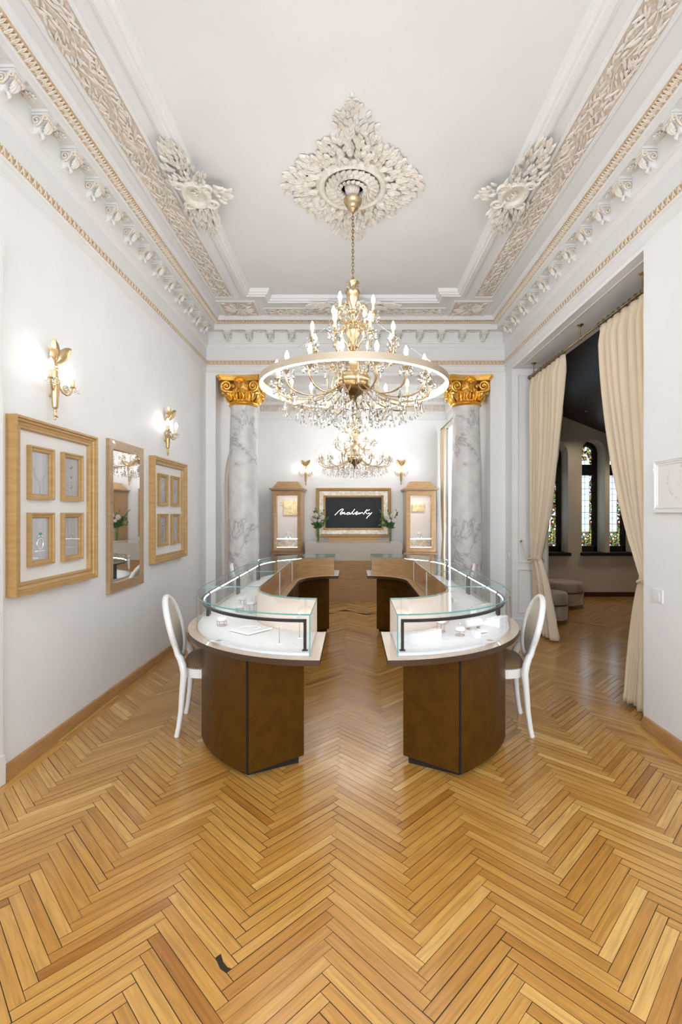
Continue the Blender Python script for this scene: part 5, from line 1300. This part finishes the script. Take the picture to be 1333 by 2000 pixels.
# handwritten logo traced as strokes (photo pixels within the sign -> metres on the screen)
ST = [[(130, 368), (190, 310), (250, 250), (320, 205), (362, 205), (350, 235), (310, 275), (287, 310), (285, 340), (305, 345), (335, 300), (350, 290), (345, 325), (360, 325), (385, 290), (400, 295), (392, 330), (410, 338), (445, 325)],
      [(530, 300), (500, 292), (470, 310), (465, 340), (495, 345), (530, 325), (545, 300), (540, 335), (565, 338)], [(680, 200), (640, 255), (595, 305), (568, 345)],
      [(620, 300), (630, 345), (660, 330), (690, 300), (700, 325), (735, 305), (752, 278), (735, 272), (712, 300), (705, 340), (730, 350), (770, 325), (790, 300), (785, 335), (805, 325), (825, 300), (825, 330), (850, 310), (885, 292), (895, 320)],
      [(1015, 210), (985, 250), (950, 300), (912, 348)], [(1092, 213), (1030, 240), (985, 255), (985, 290), (1010, 325), (1055, 328), (1065, 300), (1085, 325), (1110, 325)], [(1150, 290), (1115, 335), (1060, 385), (1020, 425), (1000, 462)]]
lg = MB(); Ys = 9.408
def LP(px, py): X = 645 + px / 14.03; Z = 980 + py / 14.03; return ((X - 688.5) * Ys / 950, Ys, 1.5 - (Z - 1002) * Ys / 950)
for s_ in ST:
    P_ = [Vector(LP(*p)) for p in s_]; Q = []
    for i in range(len(P_) - 1):
        p0 = P_[max(i - 1, 0)]; p1 = P_[i]; p2 = P_[i + 1]; p3 = P_[min(i + 2, len(P_) - 1)]
        for k in range(5): q = k / 5; Q.append(.5 * ((2 * p1) + (p2 - p0) * q + (2 * p0 - 5 * p1 + 4 * p2 - p3) * q * q + (3 * p1 - p0 - 3 * p2 + p3) * q ** 3))
    Q.append(P_[-1]); lg.tube(Q, .0062, 6, flat=1)
lg.xf(lambda p: (p.x, Ys + (p.y - Ys) * .2, p.z))
lg.build('handwritten_logo', 'logo', t, True)['label'] = 'white handwritten logo'
def cabinet(xa, xb, label, wplaque, hplaque, seed):
    t = thing('display_cabinet', label, 'display cabinet', ((xa + xb) / 2, 9.15, 0), 0, 'tall lit display cabinets')
    yf, yk = 8.93, 9.42; cx_ = (xa + xb) / 2
    b = MB(); b.box(xa + .03, xb - .03, yf + .03, yk, 0, .745); b.build('lower_cabinet', 'mirrorwood', t, True)
    b = MB(); b.box(xa - .04, xb + .04, yf - .03, yk + .01, .745, .765); b.box(xa - .02, xb + .02, yf - .015, yk, .765, .78); b.build('ledge', 'mirrorwood', t, True)
    b = MB(); b.box(xa, xa + .03, yf + .03, yk, .78, 1.93); b.box(xb - .03, xb, yf + .03, yk, .78, 1.93); b.build('side_panels', 'wood', t, True)
    MB().box(xa + .03, xb - .03, yk - .02, yk, .78, 1.93).build('back', 'white', t, True)
    b = MB(); b.box(xa - .05, xb + .05, yf - .04, yk + .02, 1.93, 1.955); b.box(xa - .02, xb + .02, yf - .01, yk, 1.91, 1.93); b.build('cornice', 'mirrorwood', t, True)
    w0, w1 = xa - .0, xb + .0; tp = MB()
    tp.add([(w0, yf, 1.955), (w1, yf, 1.955), (w1, yk, 1.955), (w0, yk, 1.955), (w0 + .09, yf + .10, 2.085), (w1 - .09, yf + .10, 2.085), (w1 - .09, yk - .05, 2.085), (w0 + .09, yk - .05, 2.085)], [(0, 1, 5, 4), (1, 2, 6, 5), (2, 3, 7, 6), (3, 0, 4, 7), (4, 5, 6, 7), (0, 3, 2, 1)])
    tp.build('hipped_top', 'wood', t, True)
    d = sweep(MB(), rect(xa + .005, xb - .005, .785, 1.905), [(0, 0), (0, .03), (.02, .034), (.075, .022), (.082, .012), (.082, 0)], True, lambda u, v, h: (u, yf + .03 - h, v), cp=True).build('door', 'wood', t, True, ang=20)
    MB().box(xa + .087, xb - .087, yf + .018, yf + .022, .867, 1.823).build('door_glass', 'glass', d, True)
    MB().tube([(xa + .10, yf - .002, .835), (xa + .115, yf - .002, .848), (xa + .12, yf - .002, .838), (xa + .13, yf - .002, .846), (xa + .145, yf - .002, .838)], .002, 4).build('emblem', 'silver', d, True)
    MB().box(xa + .03, xb - .03, yf + .05, yk - .02, 1.02, 1.032).build('shelf', 'glass', t, True)
    MB().box(xa + .03, xb - .03, yf + .045, yf + .052, 1.019, 1.034).build('shelf_light', 'ledcab', t, True)
    MB().box(xa + .03, xb - .03, yf + .035, yk - .02, .78, .80).build('floor_panel', 'white', t, True)
    MB().box(xa + .085, xb - .085, yf + .034, yf + .040, .862, .874).build('bottom_light', 'ledcab', t, True)
    MB().lathe([(.035, 0), (.035, .012)], (cx_, yf + .12, 1.831), 16).build('top_spot', 'spotcab', t, True)
    MB().box(xa + .03, xb - .03, yf + .035, yk - .02, 1.845, 1.86).build('inner_top', 'white', t, True)
    MB().box(xa + .03, xb - .03, yk - .024, yk - .021, .80, 1.02).build('mirror_panel', 'mirrordim', t, True)
    # gold relief plaque and a glass bell on the shelf
    zc_ = 1.60; pq = thing('relief_plaque', 'pale gold relief plaque in the %s' % ('left cabinet' if xa < 0 else 'right cabinet'), 'plaque', (cx_, yk - .04, zc_), 0, None)
    MB().box(cx_ - wplaque / 2 + .01, cx_ + wplaque / 2 + .01, yk - .055, yk - .022, zc_ - hplaque / 2, zc_ + hplaque / 2).build('panel', 'goldplaque', pq, True)
    rn_ = random.Random(seed); mb = MB()
    for k in range(9):
        px, pz = cx_ + .01 + rn_.uniform(-.4, .4) * wplaque, zc_ + rn_.uniform(-.4, .4) * hplaque; a = rn_.uniform(0, 6.28)
        for q in range(2): mb.leaf((px, yk - .056, pz), (cos(a + q * .6), 0, sin(a + q * .6)), (0, -1, 0), min(wplaque, hplaque) * .35, .03, .15, thick=.4)
    mb.build('relief', 'lightgold', pq, True)
    g = thing('acrylic_stand', 'small clear stand with white cap on the shelf of the %s' % ('left cabinet' if xa < 0 else 'right cabinet'), 'jewellery stand', (cx_, yf + .2, 1.032), 0, None)
    for s_ in (-1, 1): MB().box(cx_ + s_ * .035 - .006, cx_ + s_ * .035 + .006, yf + .18, yf + .22, 1.033, 1.12).build('leg', 'silver', g, True)
    MB().box(cx_ - .042, cx_ + .042, yf + .17, yf + .23, 1.12, 1.128).lathe([(.02, 1.128), (.012, 1.14), (.0005, 1.155)], (cx_, yf + .2, 0), 10).build('cap', 'white', g, True)
cabinet(-1.475, -.925, 'tall lit wooden display cabinet with hipped top left of the screen', .27, .28, 1)
cabinet(.985, 1.54, 'tall lit wooden display cabinet with hipped top right of the screen', .23, .15, 2)
def bouquet(x, y, z, label, seed, side):
    v = thing('flower_vase', 'clear glass cylinder vase %s' % label, 'vase', (x, y, z), 0, 'glass vases on the console')
    MB().lathe([(.040, .002), (.042, .0), (.042, .26), (.038, .26), (.038, .014), (.0005, .012)], n=24).build('glass', 'glass', v, ang=30)
    b = thing('bouquet', 'bouquet of blush flowers and green leaves %s' % label, 'flowers', (x, y, z), 0, 'bouquets on the console')
    rn_ = random.Random(seed); st = MB(); lf = MB()
    for k in range(20):
        a = rn_.uniform(0, 2 * pi); sp_ = rn_.uniform(.04, .21); h = rn_.uniform(.36, .60) - sp_ * .3
        p0 = Vector((rn_.uniform(-.02, .02), rn_.uniform(-.02, .02), .02)); p1 = Vector((.02 * cos(a), .02 * sin(a), .25)); p2 = Vector((sp_ * cos(a), sp_ * .7 * sin(a), h))
        P_ = [p0, p1, p1.lerp(p2, .5) + Vector((0, 0, .02)), p2]; st.tube(P_, .003, 5)
        for q in range(9):
            f_ = q / 8; c_ = p1.lerp(p2, f_); a2 = rn_.uniform(0, 2 * pi)
            lf.leaf(c_, (cos(a2), sin(a2) * .8, rn_.uniform(-.1, 1.1)), (0, -.6, .8), rn_.uniform(.045, .075), rn_.uniform(.022, .032), .15)
    st.build('stems', 'stem', b); lf.build('foliage', 'leafg', b, ang=50)
    for fx, fy, fz, fr in ((.07, -.06, .44, .050), (-.03, -.08, .47, .045), (-.05, -.07, .39, .042), (.03, -.09, .38, .032), (-.11, -.03, .42, .03)):
        f_ = MB(); f_.ball((0, 0, 0), fr * .5, 8)
        for ring in range(4):
            for k in range(6 + ring):
                a = 2 * pi * k / (6 + ring) + ring * .5; el = 1.35 - ring * .36
                d = Vector((cos(a) * cos(el), -sin(el), sin(a) * cos(el))); f_.leaf(d * fr * .22, d, Vector((0, -1, 0)).cross(d).cross(d) * -1 + Vector((0, -.2, 0)), fr * .85, fr * .85, .2, thick=.25)
        o_ = f_.build('flower', 'flower', b, ang=60); o_.location = (fx * side, fy, fz)
bouquet(-.60, 8.50, .985, 'on the console left of the screen', 4, 1)
bouquet(.668, 8.50, .985, 'on the console right of the screen', 9, -1)
for o_ in bpy.data.objects:
    if o_.name.startswith('wall_sconce') and o_.parent is None: o_['group'] = 'brass wall sconces'
    if o_.name.startswith('crystal_chandelier') and o_.parent is None: o_['group'] = 'crystal chandeliers'
